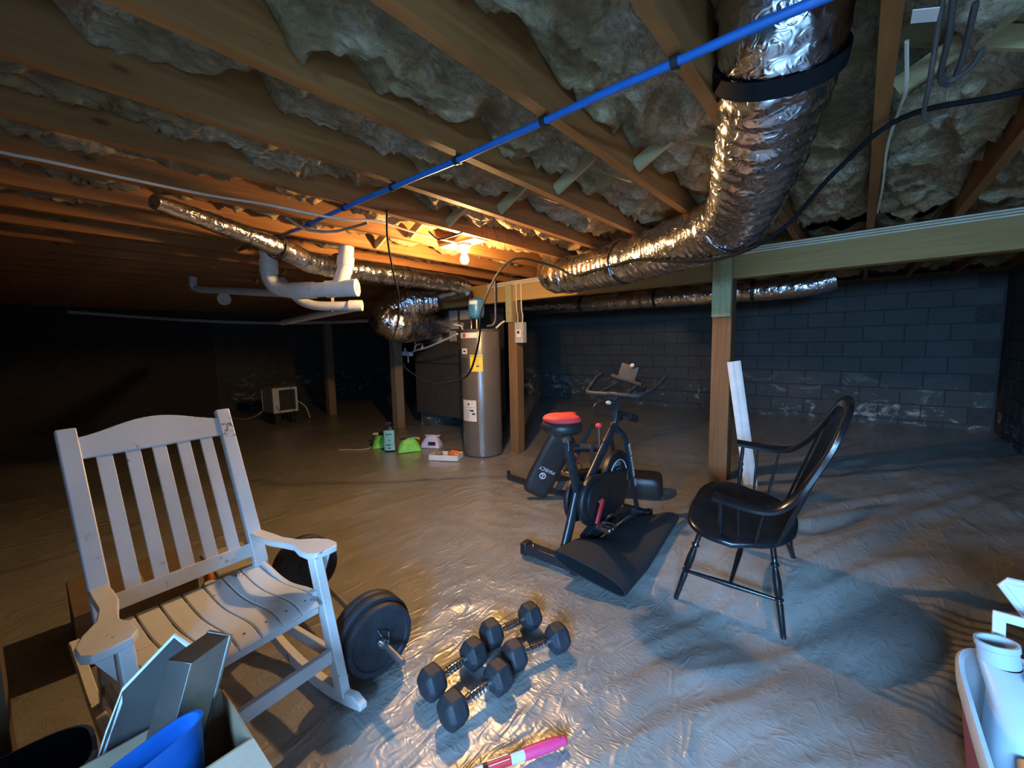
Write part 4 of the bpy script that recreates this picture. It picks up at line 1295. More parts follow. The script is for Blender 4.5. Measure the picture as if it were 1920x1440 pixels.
# ------------------------------------------------------------------ exercise bike
def bike():
    X = -1.27
    t = thing('exercise_bike', 'black indoor cycling bike with red saddle cover and red crank', 'exercise bike', (X, 2.4, 0.0))
    B = 'bike_black'
    # stabilisers
    for y, x0, x1, nm in ((1.935, -1.555, -1.15, 'rear_stabilizer'), (2.86, -1.52, -1.10, 'front_stabilizer')):
        o = MB().bx(x0 + 0.035, x1 - 0.035, y - 0.032, y + 0.032, 0.022, 0.080).build(nm, B, t, bevel=0.006)
        for xe in (x0, x1 - 0.045):
            MB().bx(xe, xe + 0.045, y - 0.038, y + 0.038, 0.012, 0.088).build('end_cap', 'plastic_black', o, bevel=0.008)
        for xe in (x0 + 0.08, X + 0.06, X - 0.05):
            MB().lathe([(0.007, 0.0), (0.007, 0.004), (0.004, 0.006), (0, 0.006)], 10, (xe, y - 0.004, 0.080)).build('bolt', 'chrome', o)
    MB().bx(-1.34, -1.23, 1.915, 1.955, 0.003, 0.020).build('foot_plate', 'graysteel', t)
    # floor beams
    MB().beam((X, 1.95, 0.062), (X, 2.84, 0.062), 0.06, 0.045).build('floor_beam', B, t, bevel=0.006)
    MB().beam((X, 2.18, 0.085), (X, 2.60, 0.20), 0.05, 0.05).build('gusset_beam', B, t, bevel=0.006)
    # frame
    el = [(0.024 * math.cos(R(a)), 0.036 * math.sin(R(a))) for a in range(0, 360, 24)]
    MB().sweep([(X, 1.945, 0.075), (X, 2.03, 0.24), (X, 2.11, 0.42), (X, 2.13, 0.48)], el, up=(0, -1, 0.4)).build('rear_strut', B, t, ang=60)
    MB().sweep(spline([(X, 2.12, 0.36), (X, 2.095, 0.47), (X, 2.05, 0.60), (X, 2.00, 0.75)], 4), el, up=(0, -1, 0)).build('seat_tube', B, t, ang=60)
    MB().sweep([(X, 2.00, 0.74), (X, 1.985, 0.80)], [(-.016, -.02), (.016, -.02), (.016, .02), (-.016, .02)], up=(0, -1, 0)).build('seat_post', 'graysteel', t)
    MB().sweep(spline([(X, 2.17, 0.38), (X, 2.36, 0.54), (X, 2.55, 0.70), (X, 2.60, 0.745)], 4), el, up=(0, -1, 1)).build('top_tube', B, t, ang=60)
    fk = spline([(X, 2.575, 0.76), (X, 2.63, 0.70), (X, 2.69, 0.58), (X, 2.78, 0.34), (X, 2.87, 0.075)], 6)
    for s in (-1, 1):
        MB().sweep([p + Vector((0.058 * s * S((0.76 - p.z) / 0.12), 0, 0)) for p in fk], [(0.015 * math.cos(R(a)), 0.026 * math.sin(R(a))) for a in range(0, 360, 30)], up=(0, -1, -0.3)).build('fork_blade', B, t, ang=60)
    # lettering down the fork blade, on its outer side
    fd = (Vector((0, 2.82, 0.22)) - Vector((0, 2.69, 0.58))).normalized()
    fn_ = Vector((0, fd.z, -fd.y))
    def onfork(x, y, z):
        return Vector((X + 0.058 + 0.0165 + z, 2.742, 0.44)) + fd * x + fn_ * (-y)
    text_obj('lettering', 'BCCTAWNNER 10A', 0.040, 'whiteink', t, onfork)
    # flywheel and belt guard
    MB().lathe([(0.0, -0.018), (0.05, -0.018), (0.06, -0.010), (0.165, -0.010), (0.17, -0.02), (0.195, -0.02), (0.2, -0.014), (0.2, 0.014), (0.195, 0.02), (0.17, 0.02), (0.165, 0.010), (0.06, 0.010), (0.05, 0.018), (0, 0.018)], 48, (X, 2.63, 0.36), (1, 0, 0)).build('flywheel', 'plastic_black', t)
    rg = []
    for k in range(25):
        a = R(20 + 140 * k / 24)
        rg.append((X + 0.0215, 2.63 + 0.135 * math.cos(a), 0.36 + 0.135 * math.sin(a)))
    MB().tube(rg, 0.0035, 5).build('emblem_arc', 'whiteink', t)
    rg = [(X + 0.0215, 2.63 + 0.075 * math.cos(R(30 + 5 * k)), 0.36 + 0.075 * math.sin(R(30 + 5 * k))) for k in range(25)]
    MB().tube(rg, 0.0025, 5).build('emblem_arc', 'greyink', t)
    def onwheel(x, y, z):
        a = math.pi / 2 + x / 0.105 * -1
        q = 0.105 + y
        return Vector((X + 0.0125 + z, 2.63 + q * math.cos(a) * -1 * -1, 0.36 + q * math.sin(a)))
    text_obj('lettering', 'MIXX', 0.045, 'greyink', t, lambda x, y, z: onwheel(x, y, z))
    # belt guard: capsule shaped housing
    hp = []
    c1, r1, c2, r2 = (2.21, 0.345), 0.158, (2.60, 0.34), 0.175
    for k in range(19):
        a = R(95 + 170 * k / 18)
        hp.append((c1[0] + r1 * math.cos(a), c1[1] + r1 * math.sin(a)))
    for k in range(13):
        a = R(-80 + 130 * k / 12)
        hp.append((c2[0] + (r2 - 0.03) * math.cos(a) - 0.06, c2[1] - 0.02 + (r2 - 0.03) * math.sin(a)))
    MB().prism([Vector((X + 0.026, y, z)) for y, z in hp], Vector((0.045, 0, 0))).build('belt_guard', 'plastic_black', t, bevel=0.014)
    MB().lathe([(0.13, 0), (0.128, 0.012), (0.10, 0.016), (0.05, 0.016), (0, 0.018)], 40, (X + 0.071, 2.235, 0.34), (1, 0, 0)).build('guard_boss', 'plastic_black', t)
    MB().prism([Vector((X - 0.065, y, z)) for y, z in hp], Vector((0.03, 0, 0))).build('inner_guard', 'plastic_black', t, bevel=0.008)
    # cranks and pedals
    ax = Vector((X, 2.235, 0.335))
    MB().tube([ax + Vector((-0.10, 0, 0)), ax + Vector((0.105, 0, 0))], 0.014, 12).build('crank_axle', 'graysteel', t)
    for s in (1, -1):
        x = X + 0.105 * s
        e = ax + Vector((0.105 * s, -0.075 * s, -0.115 * s))
        MB().beam((x, ax.y + 0.008 * s, ax.z + 0.02 * s), e, 0.016, 0.034, up=(0, 1, 0)).build('crank_arm', 'red', t, bevel=0.005)
        p0 = e + Vector((0.012 * s, 0, 0))
        pc = p0 + Vector((0.052 * s, 0, 0))
        MB().tube([p0, p0 + Vector((0.10 * s, 0, 0))], 0.007, 10).build('pedal_axle', 'chrome', t)
        pd = MB()
        for yy in (-0.042, 0.042):
            pd.bx(pc.x - 0.042, pc.x + 0.042, pc.y + yy - 0.005, pc.y + yy + 0.005, pc.z - 0.014, pc.z + 0.014)
        for xx in (-0.042, 0.042):
            pd.bx(pc.x + xx - 0.005, pc.x + xx + 0.005, pc.y - 0.045, pc.y + 0.045, pc.z - 0.014, pc.z + 0.014)
        pd.bx(pc.x - 0.04, pc.x + 0.04, pc.y - 0.012, pc.y + 0.012, pc.z - 0.010, pc.z + 0.010)
        pd.build('pedal', 'chrome', t, bevel=0.003)
        cage = spline([(pc.x - 0.035, pc.y + 0.04, pc.z), (pc.x - 0.035, pc.y + 0.085, pc.z + 0.03), (pc.x, pc.y + 0.095, pc.z + 0.045), (pc.x + 0.035, pc.y + 0.085, pc.z + 0.03), (pc.x + 0.035, pc.y + 0.04, pc.z)], 5)
        MB().tube(cage, 0.004, 6).build('toe_cage', 'plastic_black', t)
    # saddle
    sx = Vector((X, 1.95, 0.84))
    def saddle(fac, z0, dz, mat, nm, seg=30):
        vs, fs = [], []
        rows = 9
        for i in range(rows):
            ph = (i / (rows - 1)) * math.pi
            cz = math.cos(ph)
            sr = math.sin(ph) ** 0.55 if 0 < i < rows - 1 else 0.02
            for k in range(seg):
                a = 2 * math.pi * k / seg
                yy = math.cos(a)
                wd = 0.128 if yy < -0.1 else 0.128 - 0.080 * S((yy + 0.1) / 0.75)
                vs.append(Vector((sx.x + fac * wd * math.sin(a) * sr, sx.y + 0.02 + fac * 0.14 * yy * sr, z0 + dz * cz)))
        for i in range(rows - 1):
            for k in range(seg):
                k2 = (k + 1) % seg
                fs.append((i * seg + k, i * seg + k2, (i + 1) * seg + k2, (i + 1) * seg + k))
        fs += [tuple(range(seg - 1, -1, -1)), tuple((rows - 1) * seg + k for k in range(seg))]
        return MB().add(vs, fs).build(nm, mat, t, ang=80)
    saddle(1.0, 0.85, 0.05, 'vinyl', 'saddle')
    saddle(0.93, 0.893, 0.026, 'redfab', 'saddle_cover')
    MB().bx(X - 0.03, X + 0.03, 1.90, 2.05, 0.79, 0.825).build('saddle_clamp', 'plastic_black', t, bevel=0.006)
    MB().tube([(X + 0.02, 1.985, 0.77), (X + 0.02, 1.985, 0.70)], 0.005, 8).build('adjust_pin', 'chrome', t)
    MB().beam((X, 2.04, 0.72), (X, 2.12, 0.70), 0.03, 0.02).build('slider', B, t)
    # knob on the top tube
    MB().tube([(X - 0.02, 2.43, 0.62), (X - 0.03, 2.44, 0.745)], 0.006, 8).build('knob_stem', 'chrome', t)
    MB().ball((X - 0.03, 2.44, 0.765), 0.022, 0.022, 0.018, 14, 9).build('resistance_knob', 'redfab', t)
    # head, stem, handlebar
    MB().sweep([(X, 2.585, 0.70), (X, 2.63, 0.80), (X, 2.655, 0.93)], [(-.022, -.028), (.022, -.028), (.022, .028), (-.022, .028)], up=(0, -1, 0.3)).build('handlebar_post', B, t, bevel=0.006)
    MB().bx(X - 0.035, X + 0.035, 2.57, 2.70, 0.925, 0.955).build('bar_slider', 'plastic_black', t, bevel=0.006)
    MB().ball((X - 0.02, 2.56, 0.905), 0.022, 0.016, 0.014, 12, 8).build('slider_knob', 'grey_metal', t)
    hb = [(-1.56, 2.98, 1.06), (-1.55, 2.88, 1.04), (-1.52, 2.72, 0.985), (-1.47, 2.60, 0.962), (-1.36, 2.575, 0.962), (X, 2.575, 0.965), (-1.18, 2.575, 0.962), (-1.09, 2.60, 0.962), (-1.05, 2.70, 0.985), (-1.03, 2.84, 1.035), (-1.035, 2.93, 1.065)]
    MB().tube(spline(hb, 6), 0.0155, 12).build('handlebar', 'rubber', t)
    MB().tube(spline([(-1.37, 2.58, 0.965), (-1.36, 2.72, 0.99), (-1.34, 2.86, 1.02), (X, 2.90, 1.03), (-1.20, 2.86, 1.02), (-1.18, 2.72, 0.99), (-1.17, 2.58, 0.965)], 6), 0.013, 10).build('aero_bar', 'rubber', t)
    # console and device rack
    rot = Matrix.Rotation(R(78), 3, 'X') @ Matrix.Rotation(R(-14), 3, 'Z')
    MB().box((X, 2.83, 1.09), (0.14, 0.12, 0.022), rot).build('console', 'rubber', t, bevel=0.006)
    MB().box((X, 2.795, 1.045), (0.24, 0.02, 0.02), rot).build('tablet_ledge', 'plastic_black', t)
    MB().lathe([(0.016, 0), (0.016, 0.004), (0, 0.005)], 16, (X + 0.03, 2.825, 1.145), (0, -0.85, 0.5)).build('console_badge', 'cardpale', t)
    MB().tube(spline([(X + 0.10, 2.75, 0.98), (X + 0.13, 2.8, 0.97), (X + 0.12, 2.86, 1.0)], 5), 0.006, 6).build('console_cable', 'plastic_black', t)
    MB().tube(spline([(X, 2.64, 0.86), (X - 0.06, 2.55, 0.82), (X - 0.10, 2.50, 0.85), (X - 0.09, 2.52, 0.90), (X - 0.03, 2.6, 0.92)], 6), 0.005, 6).build('sensor_cable', 'plastic_black', t)
    for s in (1, -1):
        MB().tube([(X + 0.06 * s, 2.70, 0.80), (X + 0.06 * s, 2.82, 0.76)], 0.028, 12).build('bottle_cradle', 'plastic_black', t)
        MB().tube([(X + 0.02 * s, 2.64, 0.83), (X + 0.06 * s, 2.72, 0.80)], 0.012, 8).build('cradle_arm', 'plastic_black', t)
bike()

# folded foam mat resting over the bike stabilisers
def mat_roll():
    t = thing('exercise_mat', 'folded black foam mat lying across the bike base', 'mat', (-1.06, 2.38, 0.0))
    n, m = 40, 28
    ya, yb = 1.835, 2.68
    vs, fs = [], []
    for lay in (0, 1):
        for i in range(m + 1):
            f = i / m
            y = ya + (yb - ya) * f
            hw = 0.205 - 0.040 * f - 0.007 * lay
            hh = 0.044 - 0.007 * lay
            xc = -1.043 + 0.026 * f
            for k in range(n):
                a = 2 * math.pi * k / n
                cx = math.copysign(abs(math.cos(a)) ** 0.75, math.cos(a)) * hw
                cz = math.copysign(abs(math.sin(a)) ** 0.85, math.sin(a)) * hh
                x = xc + cx
                lift = max(0.0, 0.083 + 0.26 * (-1.15 - x)) * (1 - S((y - 2.0) / 0.36))
                vs.append(Vector((x, y + 0.02 * math.sin(cx * 9), 0.050 + cz + lift + max(0.0, ground(x, y)))))
    o = (m + 1) * n
    for i in range(m):
        for k in range(n):
            k2 = (k + 1) % n
            fs.append((i * n + k, i * n + k2, (i + 1) * n + k2, (i + 1) * n + k))
            fs.append((o + i * n + k, o + (i + 1) * n + k, o + (i + 1) * n + k2, o + i * n + k2))
    for k in range(n):
        k2 = (k + 1) % n
        fs.append((k, o + k, o + k2, k2))
        fs.append((m * n + k, m * n + k2, o + m * n + k2, o + m * n + k))
    MB().add(vs, fs).build('folded_sheet', 'mat', t, ang=50)
mat_roll()

# ------------------------------------------------------------------ weight bench
def rounded_pad(c, u, r_, n_, L, Wd, H, name, mat, parent):
    """padded cushion: long axis u, side r_, normal n_"""
    u, r_, n_ = Vector(u).normalized(), Vector(r_).normalized(), Vector(n_).normalized()
    c = Vector(c)
    rows = [(-1, 0.90), (-0.75, 0.98), (-0.2, 1.0), (0.3, 1.0), (0.75, 0.97), (1.0, 0.88), (1.06, 0.6)]
    vs, fs = [], []
    n = 40
    for z, s_ in rows:
        for k in range(n):
            a = 2 * math.pi * k / n
            x = math.copysign(abs(math.cos(a)) ** 0.35, math.cos(a)) * L / 2
            y = math.copysign(abs(math.sin(a)) ** 0.35, math.sin(a)) * Wd / 2
            ins = (1 - s_) * 0.12
            x -= math.copysign(min(abs(x), ins * 1.0), x)
            y -= math.copysign(min(abs(y), ins * 1.0), y)
            vs.append(c + u * x + r_ * y + n_ * (z * H / 2))
    for i in range(len(rows) - 1):
        for k in range(n):
            k2 = (k + 1) % n
            fs.append((i * n + k, i * n + k2, (i + 1) * n + k2, (i + 1) * n + k))
    fs += [tuple(range(n - 1, -1, -1)), tuple((len(rows) - 1) * n + k for k in range(n))]
    return MB().add(vs, fs).build(name, mat, parent, ang=50)

def bench():
    t = thing('weight_bench', 'black folded weight bench with white logo behind the bike saddle', 'weight bench', (-2.0, 2.9, 0.0))
    u = Vector((0.20, 0.10, 0.43)).normalized()
    r_ = Vector((0.766, 0.643, 0.0))
    r_ = (r_ - u * r_.dot(u)).normalized()
    n_ = r_.cross(u)
    if n_.z < 0:
        n_ = -n_
    n_ = -(u.cross(r_)) if (u.cross(r_)).z < 0 else u.cross(r_)
    # the face turned to the doorway is the one with negative y normal
    if n_.y > 0:
        n_ = -n_
    c = Vector((-2.055, 2.70, 0.045)) + u * 0.30
    rounded_pad(c, u, r_, n_, 0.60, 0.235, 0.06, 'backrest_pad', 'vinyl', t)
    lc = c - u * 0.075 + n_ * 0.0325 - r_ * 0.0
    # printed logo, upside down as the pad hangs
    text_obj('lettering', 'MARCY', 0.042, 'whiteink', t, lambda x, y, z: lc + u * 0.03 - r_ * x - u * y + n_ * z)
    ring = [lc - u * 0.03 + r_ * (0.024 * math.cos(R(15 * k)) - 0.01) + u * (0.024 * math.sin(R(15 * k))) for k in range(25)]
    MB().tube(ring, 0.0045, 5).build('emblem_ring', 'whiteink', t)
    e0 = lc - u * 0.03 - r_ * 0.01
    MB().beam(e0 - u * 0.02, e0 + u * 0.006, 0.008, 0.002, up=n_).build('emblem_stem', 'whiteink', t)
    for s in (-1, 1):
        MB().beam(e0 + u * 0.002, e0 + u * 0.018 + r_ * (0.013 * s), 0.006, 0.002, up=n_).build('emblem_arm', 'whiteink', t)
    rounded_pad((-1.80, 2.98, 0.19), (0.9, -0.2, 0.30), (0.2, 0.97, 0), (-0.29, 0.06, 0.95), 0.36, 0.24, 0.06, 'seat_pad', 'vinyl', t)
    MB().beam((-2.56, 2.965, 0.028), (-1.55, 2.86, 0.028), 0.04, 0.04).build('foot_bar', 'bike_black', t, bevel=0.004)
    MB().beam((-2.545, 2.962, 0.03), (-2.555, 2.963, 0.085), 0.03, 0.02, up=(1, 0, 0)).build('foot_hook', 'bike_black', t)
    MB().beam((-1.95, 2.92, 0.04), (-1.72, 3.10, 0.62), 0.04, 0.05).build('upright', 'bike_black', t, bevel=0.004)
    MB().beam((-1.60, 2.92, 0.05), (-1.70, 3.06, 0.45), 0.035, 0.04).build('brace', 'bike_black', t, bevel=0.004)
    MB().beam((-1.72, 3.10, 0.02), (-1.72, 3.55, 0.03), 0.04, 0.04).build('rear_bar', 'bike_black', t, bevel=0.004)
    MB().tube([(-1.83, 3.00, 0.42), (-1.62, 3.16, 0.42)], 0.040, 16).build('foam_roller', 'rubber', t)
    MB().tube([(-1.62, 3.16, 0.42), (-1.61, 3.168, 0.42)], 0.018, 12).build('roller_cap', 'plastic_black', t)
    MB().lathe([(0.024, 0), (0.026, 0.01), (0.020, 0.018), (0, 0.02)], 12, (-1.79, 2.955, 0.36), (0.6, -0.8, 0)).build('lock_knob', 'burgundy', t)
    MB().bx(-1.78, -1.70, 2.86, 2.866, 0.09, 0.105).build('warning_sticker', 'paper', t)
bench()

cu = thing('bench_cushion', 'thick rounded black cushion on the floor behind the bike fork', 'cushion', (-1.42, 3.33, 0.0))
rounded_pad((-1.42, 3.33, 0.095), (0.93, 0.36, 0), (-0.36, 0.93, 0), (0, 0, 1), 0.44, 0.28, 0.165, 'pad', 'vinyl', cu)

# ------------------------------------------------------------------ bags and bottle by the far post
def pillow_bag(name, label, c, L, Wd, H, rz, mat, extra=None, cat='bag'):
    t = thing(name, label, cat, (c[0], c[1], 0.0), (0, 0, R(rz)))
    vs, fs = [], []
    n, m = 20, 12
    def fn(u, v):
        x, y = (u - 0.5) * 2, (v - 0.5) * 2
        th = max(0.0, 1 - abs(x) ** 2.4) ** 0.6 * max(0.0, 1 - abs(y) ** 2.2) ** 0.6
        w = 1 + 0.10 * noise.noise(Vector((x * 2 + c[0], y * 2, 0.3)))
        return x * L / 2, y * Wd / 2, th * H * w
    mb = MB()
    mb.grid(lambda u, v: Vector((fn(u, v)[0], fn(u, v)[1], 0.004 + fn(u, v)[2])), n, m)
    mb.grid(lambda u, v: Vector((fn(u, v)[0], fn(u, v)[1], 0.003)), n, m)
    mb.build('pouch', mat, t, local=True, ang=60)
    if extra:
        extra(t, L, Wd, H)
    return t
def ex_green(t, L, W_, H):
    MB().bx(-L * 0.47, -L * 0.30, -W_ * 0.43, W_ * 0.43, H * 0.80, H * 0.90).build('label', 'paper', t, local=True, bevel=0.002)
    for k in range(4):
        MB().bx(-L * 0.12 + k * L * 0.10, -L * 0.12 + k * L * 0.10 + L * 0.06, -W_ * 0.5, -W_ * 0.30, H * 0.50 + 0.012 * (k % 2), H * 0.58 + 0.012 * (k % 2)).build('print_mark', 'ink', t, local=True)
    MB().bx(-L * 0.20, L * 0.32, -W_ * 0.12, W_ * 0.12, H * 0.995, H * 1.03).build('print_mark', 'ink', t, local=True)
pillow_bag('soil_bag', 'lime green plastic bag lying behind the upright teal bottle', (-4.80, 3.00), 0.36, 0.24, 0.16, -30, 'green', ex_green)
def ex_green2(t, L, W_, H):
    MB().bx(-L * 0.40, -L * 0.15, -W_ * 0.15, W_ * 0.15, H * 0.98, H * 1.05).build('print_mark', 'ink', t, local=True)
    MB().bx(0.0, L * 0.30, -W_ * 0.2, W_ * 0.05, H * 0.99, H * 1.05).build('print_mark', 'teal', t, local=True)
    MB().tube(spline([(L * 0.1, W_ * 0.45, H * 0.5), (L * 0.3, W_ * 0.5, H * 0.9), (L * 0.5, W_ * 0.3, H * 0.8)], 5), 0.012, 6).build('tie', 'yellow', t, local=True)
pillow_bag('soil_bag', 'lime green plastic bag slumped between teal bottle and lavender pack', (-4.25, 3.04), 0.28, 0.15, 0.16, 62, 'green', ex_green2)
def ex_lav(t, L, W_, H):
    MB().bx(-L * 0.05, L * 0.32, -W_ * 0.50, -W_ * 0.44, H * 0.25, H * 0.55).build('print_mark', 'ink', t, local=True)
    MB().bx(-L * 0.4, L * 0.4, W_ * 0.1, W_ * 0.4, H * 0.85, H * 0.98).build('flap', 'lavender', t, local=True, bevel=0.01)
pillow_bag('wipes_pack', 'pale lavender plastic pack lying beside the lime green bag', (-4.185, 3.345), 0.26, 0.17, 0.15, 28, 'lavender', ex_lav, 'pack')
tk = thing('spray_bottle', 'upright teal and black bottle standing among the green bags', 'bottle', (-4.44, 2.89, 0.0), (0, 0, R(48)))
def botsec(z):
    return 1.0 if z < 0.24 else 1 - 0.55 * S((z - 0.24) / 0.07)
prof = [(0.0, 0.9), (0.012, 1.0), (0.12, 1.02), (0.24, 1.0), (0.275, 0.9), (0.30, 0.62), (0.312, 0.45)]
vs, fs = [], []
for z, s_ in prof:
    for k in range(24):
        a = 2 * math.pi * k / 24
        vs.append(Vector((0.068 * s_ * math.copysign(abs(math.cos(a)) ** 0.7, math.cos(a)), 0.042 * s_ * math.copysign(abs(math.sin(a)) ** 0.7, math.sin(a)), z + 0.002)))
for i in range(len(prof) - 1):
    for k in range(24):
        fs.append((i * 24 + k, i * 24 + (k + 1) % 24, i * 24 + 24 + (k + 1) % 24, i * 24 + 24 + k))
fs += [tuple(range(23, -1, -1)), tuple(144 + k for k in range(24))]
MB().add(vs, fs).build('body', 'plastic_black', tk, local=True)
lab = MB()
for k in range(13):
    a = R(-150 + 120 * k / 12)
    for z in (0.02, 0.272):
        lab.v.append(Vector((0.0715 * math.copysign(abs(math.cos(a)) ** 0.7, math.cos(a)), 0.0455 * math.copysign(abs(math.sin(a)) ** 0.7, math.sin(a)), z)))
lab.f = [(2 * k, 2 * k + 2, 2 * k + 3, 2 * k + 1) for k in range(12)]
lab.build('label', 'teal', tk, local=True)
for k, (x, z, w) in enumerate(((-0.02, 0.225, 0.03), (0.018, 0.225, 0.025), (0.0, 0.15, 0.02), (-0.01, 0.09, 0.05), (0.0, 0.05, 0.03))):
    MB().bx(x - w / 2, x + w / 2, -0.0475, -0.0462, z - 0.006, z + 0.006).build('print_mark', 'ink', tk, local=True)
MB().tube([(0, 0, 0.31), (0, 0, 0.345)], 0.020, 14).build('collar', 'plastic_black', tk, local=True)
MB().bx(-0.05, 0.03, -0.014, 0.014, 0.34, 0.372).build('trigger_head', 'plastic_black', tk, local=True, bevel=0.006)
tag(MB().tube(spline([(-5.02, 2.52, 0.006), (-4.92, 2.60, 0.008), (-4.80, 2.68, 0.007), (-4.76, 2.78, 0.008), (-4.80, 2.85, 0.008)], 6), 0.006, 6).build('cord', 'cream'), 'short pale cord lying on the plastic before the green bags', 'cord')
# white tray with odds and ends at the foot of the heater
tr = thing('tray', 'white shallow tray with orange rag at the foot of the heater', 'tray', (-3.60, 3.08, 0.0), (0, 0, R(28)))
tm = MB()
tm.bx(-0.17, 0.17, -0.09, 0.09, 0.004, 0.012)
MB.bx(tm, -0.17, 0.17, -0.095, -0.083, 0.004, 0.065)
tm.bx(-0.17, 0.17, 0.083, 0.095, 0.004, 0.065)
tm.bx(-0.176, -0.165, -0.095, 0.095, 0.004, 0.065)
tm.bx(0.165, 0.176, -0.095, 0.095, 0.004, 0.065)
tm.build('tray_body', 'trim_white', tr, local=True)
tag(MB().ball((-3.52, 3.125, 0.062), 0.085, 0.055, 0.042, 16, 10, lambda d: 1 + 0.3 * noise.noise(d * 2.2)).build('rag', 'orange'), 'crumpled orange rag in the white tray', 'rag')
tag(MB().ball((-3.685, 3.04, 0.058), 0.05, 0.045, 0.036, 14, 9, lambda d: 1 + 0.3 * noise.noise(d * 2.4 + Vector((3, 1, 0)))).build('rag', 'cardboard'), 'small brown crumpled cloth in the white tray', 'rag')

# ------------------------------------------------------------------ dehumidifier
dh = thing('dehumidifier', 'white framed dehumidifier on a black stand by the far wall', 'dehumidifier', (-7.78, 2.90, 0.0))
MB().bx(-8.02, -7.56, 2.70, 3.10, 0.20, 0.63).build('case', 'grey_metal', dh, bevel=0.008)
for (y0, y1, z0, z1) in ((2.70, 3.10, 0.59, 0.63), (2.70, 3.10, 0.20, 0.24), (2.70, 2.80, 0.24, 0.59), (3.065, 3.10, 0.24, 0.59)):
    MB().bx(-7.56, -7.54, y0, y1, z0, z1).build('front_frame', 'whiteplastic', dh, bevel=0.003)
MB().bx(-7.562, -7.552, 2.80, 3.065, 0.24, 0.59).build('filter_recess', 'ink', dh)
for k in range(7):
    y = 2.825 + 0.036 * k
    MB().bx(-7.554, -7.546, y - 0.006, y + 0.006, 0.25, 0.50).build('grille_bar', 'dark_metal', dh)
MB().tube(spline([(-7.53, 2.99, 0.62), (-7.52, 2.995, 0.5), (-7.525, 2.985, 0.38), (-7.52, 3.02, 0.24), (-7.55, 3.03, 0.12)], 5), 0.006, 6).build('power_lead', 'plastic_black', dh)
MB().tube(spline([(-7.535, 2.74, 0.33), (-7.525, 2.76, 0.28), (-7.525, 2.79, 0.25), (-7.53, 2.79, 0.15)], 5), 0.005, 6).build('sensor_lead', 'plastic_black', dh)
MB().tube([(-8.0, 2.69, 0.58), (-8.0, 2.69, 0.24)], 0.006, 6).build('side_trim', 'whiteplastic', dh)
MB().bx(-7.99, -7.58, 2.73, 3.07, 0.165, 0.20).build('stand_top', 'plastic_black', dh, bevel=0.004)
for x in (-7.95, -7.62):
    for y in (2.77, 3.03):
        MB().bx(x - 0.04, x + 0.04, y - 0.04, y + 0.04, 0.0, 0.166).build('stand_leg', 'plastic_black', dh, bevel=0.004)
tag(MB().tube(spline([(-8.04, 2.74, 0.24), (-8.2, 2.66, 0.12), (-8.5, 2.55, 0.03), (-9.2, 2.45, 0.015), (-9.9, 2.5, 0.015)], 6), 0.012, 8).build('drain_hose', 'pvc'), 'pale hose trailing from the dehumidifier across the dark floor', 'hose')
tag(MB().tube(spline([(-7.75, 3.12, 0.36), (-7.74, 3.20, 0.33), (-7.70, 3.30, 0.22), (-7.7, 3.36, 0.02)], 6), 0.010, 8).build('drain_hose', 'pvc'), 'short pale hose at the side of the dehumidifier near the post', 'hose')

# ------------------------------------------------------------------ things behind the rocking chair
def bottle(name, label, x, y, prof, mat, capm, capz, capr, caph, cat='bottle'):
    t = thing(name, label, cat, (x, y, 0.0))
    MB().lathe(prof, 24, (x, y, 0)).build('body', mat, t)
    MB().lathe([(capr, capz), (capr, capz + caph - 0.004), (capr * 0.85, capz + caph), (0, capz + caph)], 20, (x, y, 0)).build('cap', capm, t)
    return t
bottle('cleaner_bottle', 'cloudy bottle with orange cap behind the rocking chair seat', -2.30, 0.485, [(0.045, 0.002), (0.05, 0.012), (0.05, 0.17), (0.042, 0.20), (0.02, 0.235), (0.016, 0.25)], 'clear', 'orange', 0.245, 0.019, 0.032)
jg = bottle('jug', 'milky jug with white cap and handle behind the rocking chair', -2.17, 0.46, [(0.06, 0.002), (0.066, 0.015), (0.066, 0.18), (0.05, 0.22), (0.026, 0.245), (0.022, 0.265)], 'milky', 'whiteplastic', 0.262, 0.024, 0.028, 'jug')
MB().tube(spline([(-2.155, 0.49, 0.22), (-2.145, 0.53, 0.20), (-2.14, 0.535, 0.15), (-2.15, 0.515, 0.10)], 5), 0.011, 8).build('handle', 'clear', jg)
cb = thing('storage_tub', 'clear rounded plastic tub with grey lid behind the rocking chair', 'tub', (-2.50, 0.62, 0.0))
MB().bx(-2.66, -2.36, 0.54, 0.72, 0.002, 0.20).build('body', 'clear', cb, bevel=0.03)
MB().bx(-2.67, -2.35, 0.53, 0.73, 0.20, 0.225).build('lid', 'grey_metal', cb, bevel=0.01)
bxo = thing('cardboard_box', 'plain brown cardboard box standing behind the rocking chair', 'box', (-2.62, 0.33, 0.0))
MB().bx(-2.83, -2.42, 0.05, 0.47, 0.002, 0.24).build('carton', 'darkcard', bxo, bevel=0.003)
MB().bx(-2.832, -2.418, 0.24, 0.29, 0.2395, 0.2415).build('tape', 'cardpale', bxo)
# rough boards at the front wall
lbd = tag(MB().beam((-1.66, -0.125, 0.0), (-1.66, -0.11, 1.75), 0.05, 0.12, up=(1, 0, 0)).build('plank', 'darkboard', bevel=0.003), 'rough grey brown plank leaning upright at the edge by the front wall', 'plank')
lb2 = tag(MB().beam((-2.60, -0.17, 0.0), (-2.60, -0.20, 1.9), 0.04, 0.12, up=(1, 0, 0)).build('plank', 'darkboard', bevel=0.003), 'dark brown plank standing upright beyond the rocking chair back', 'plank')

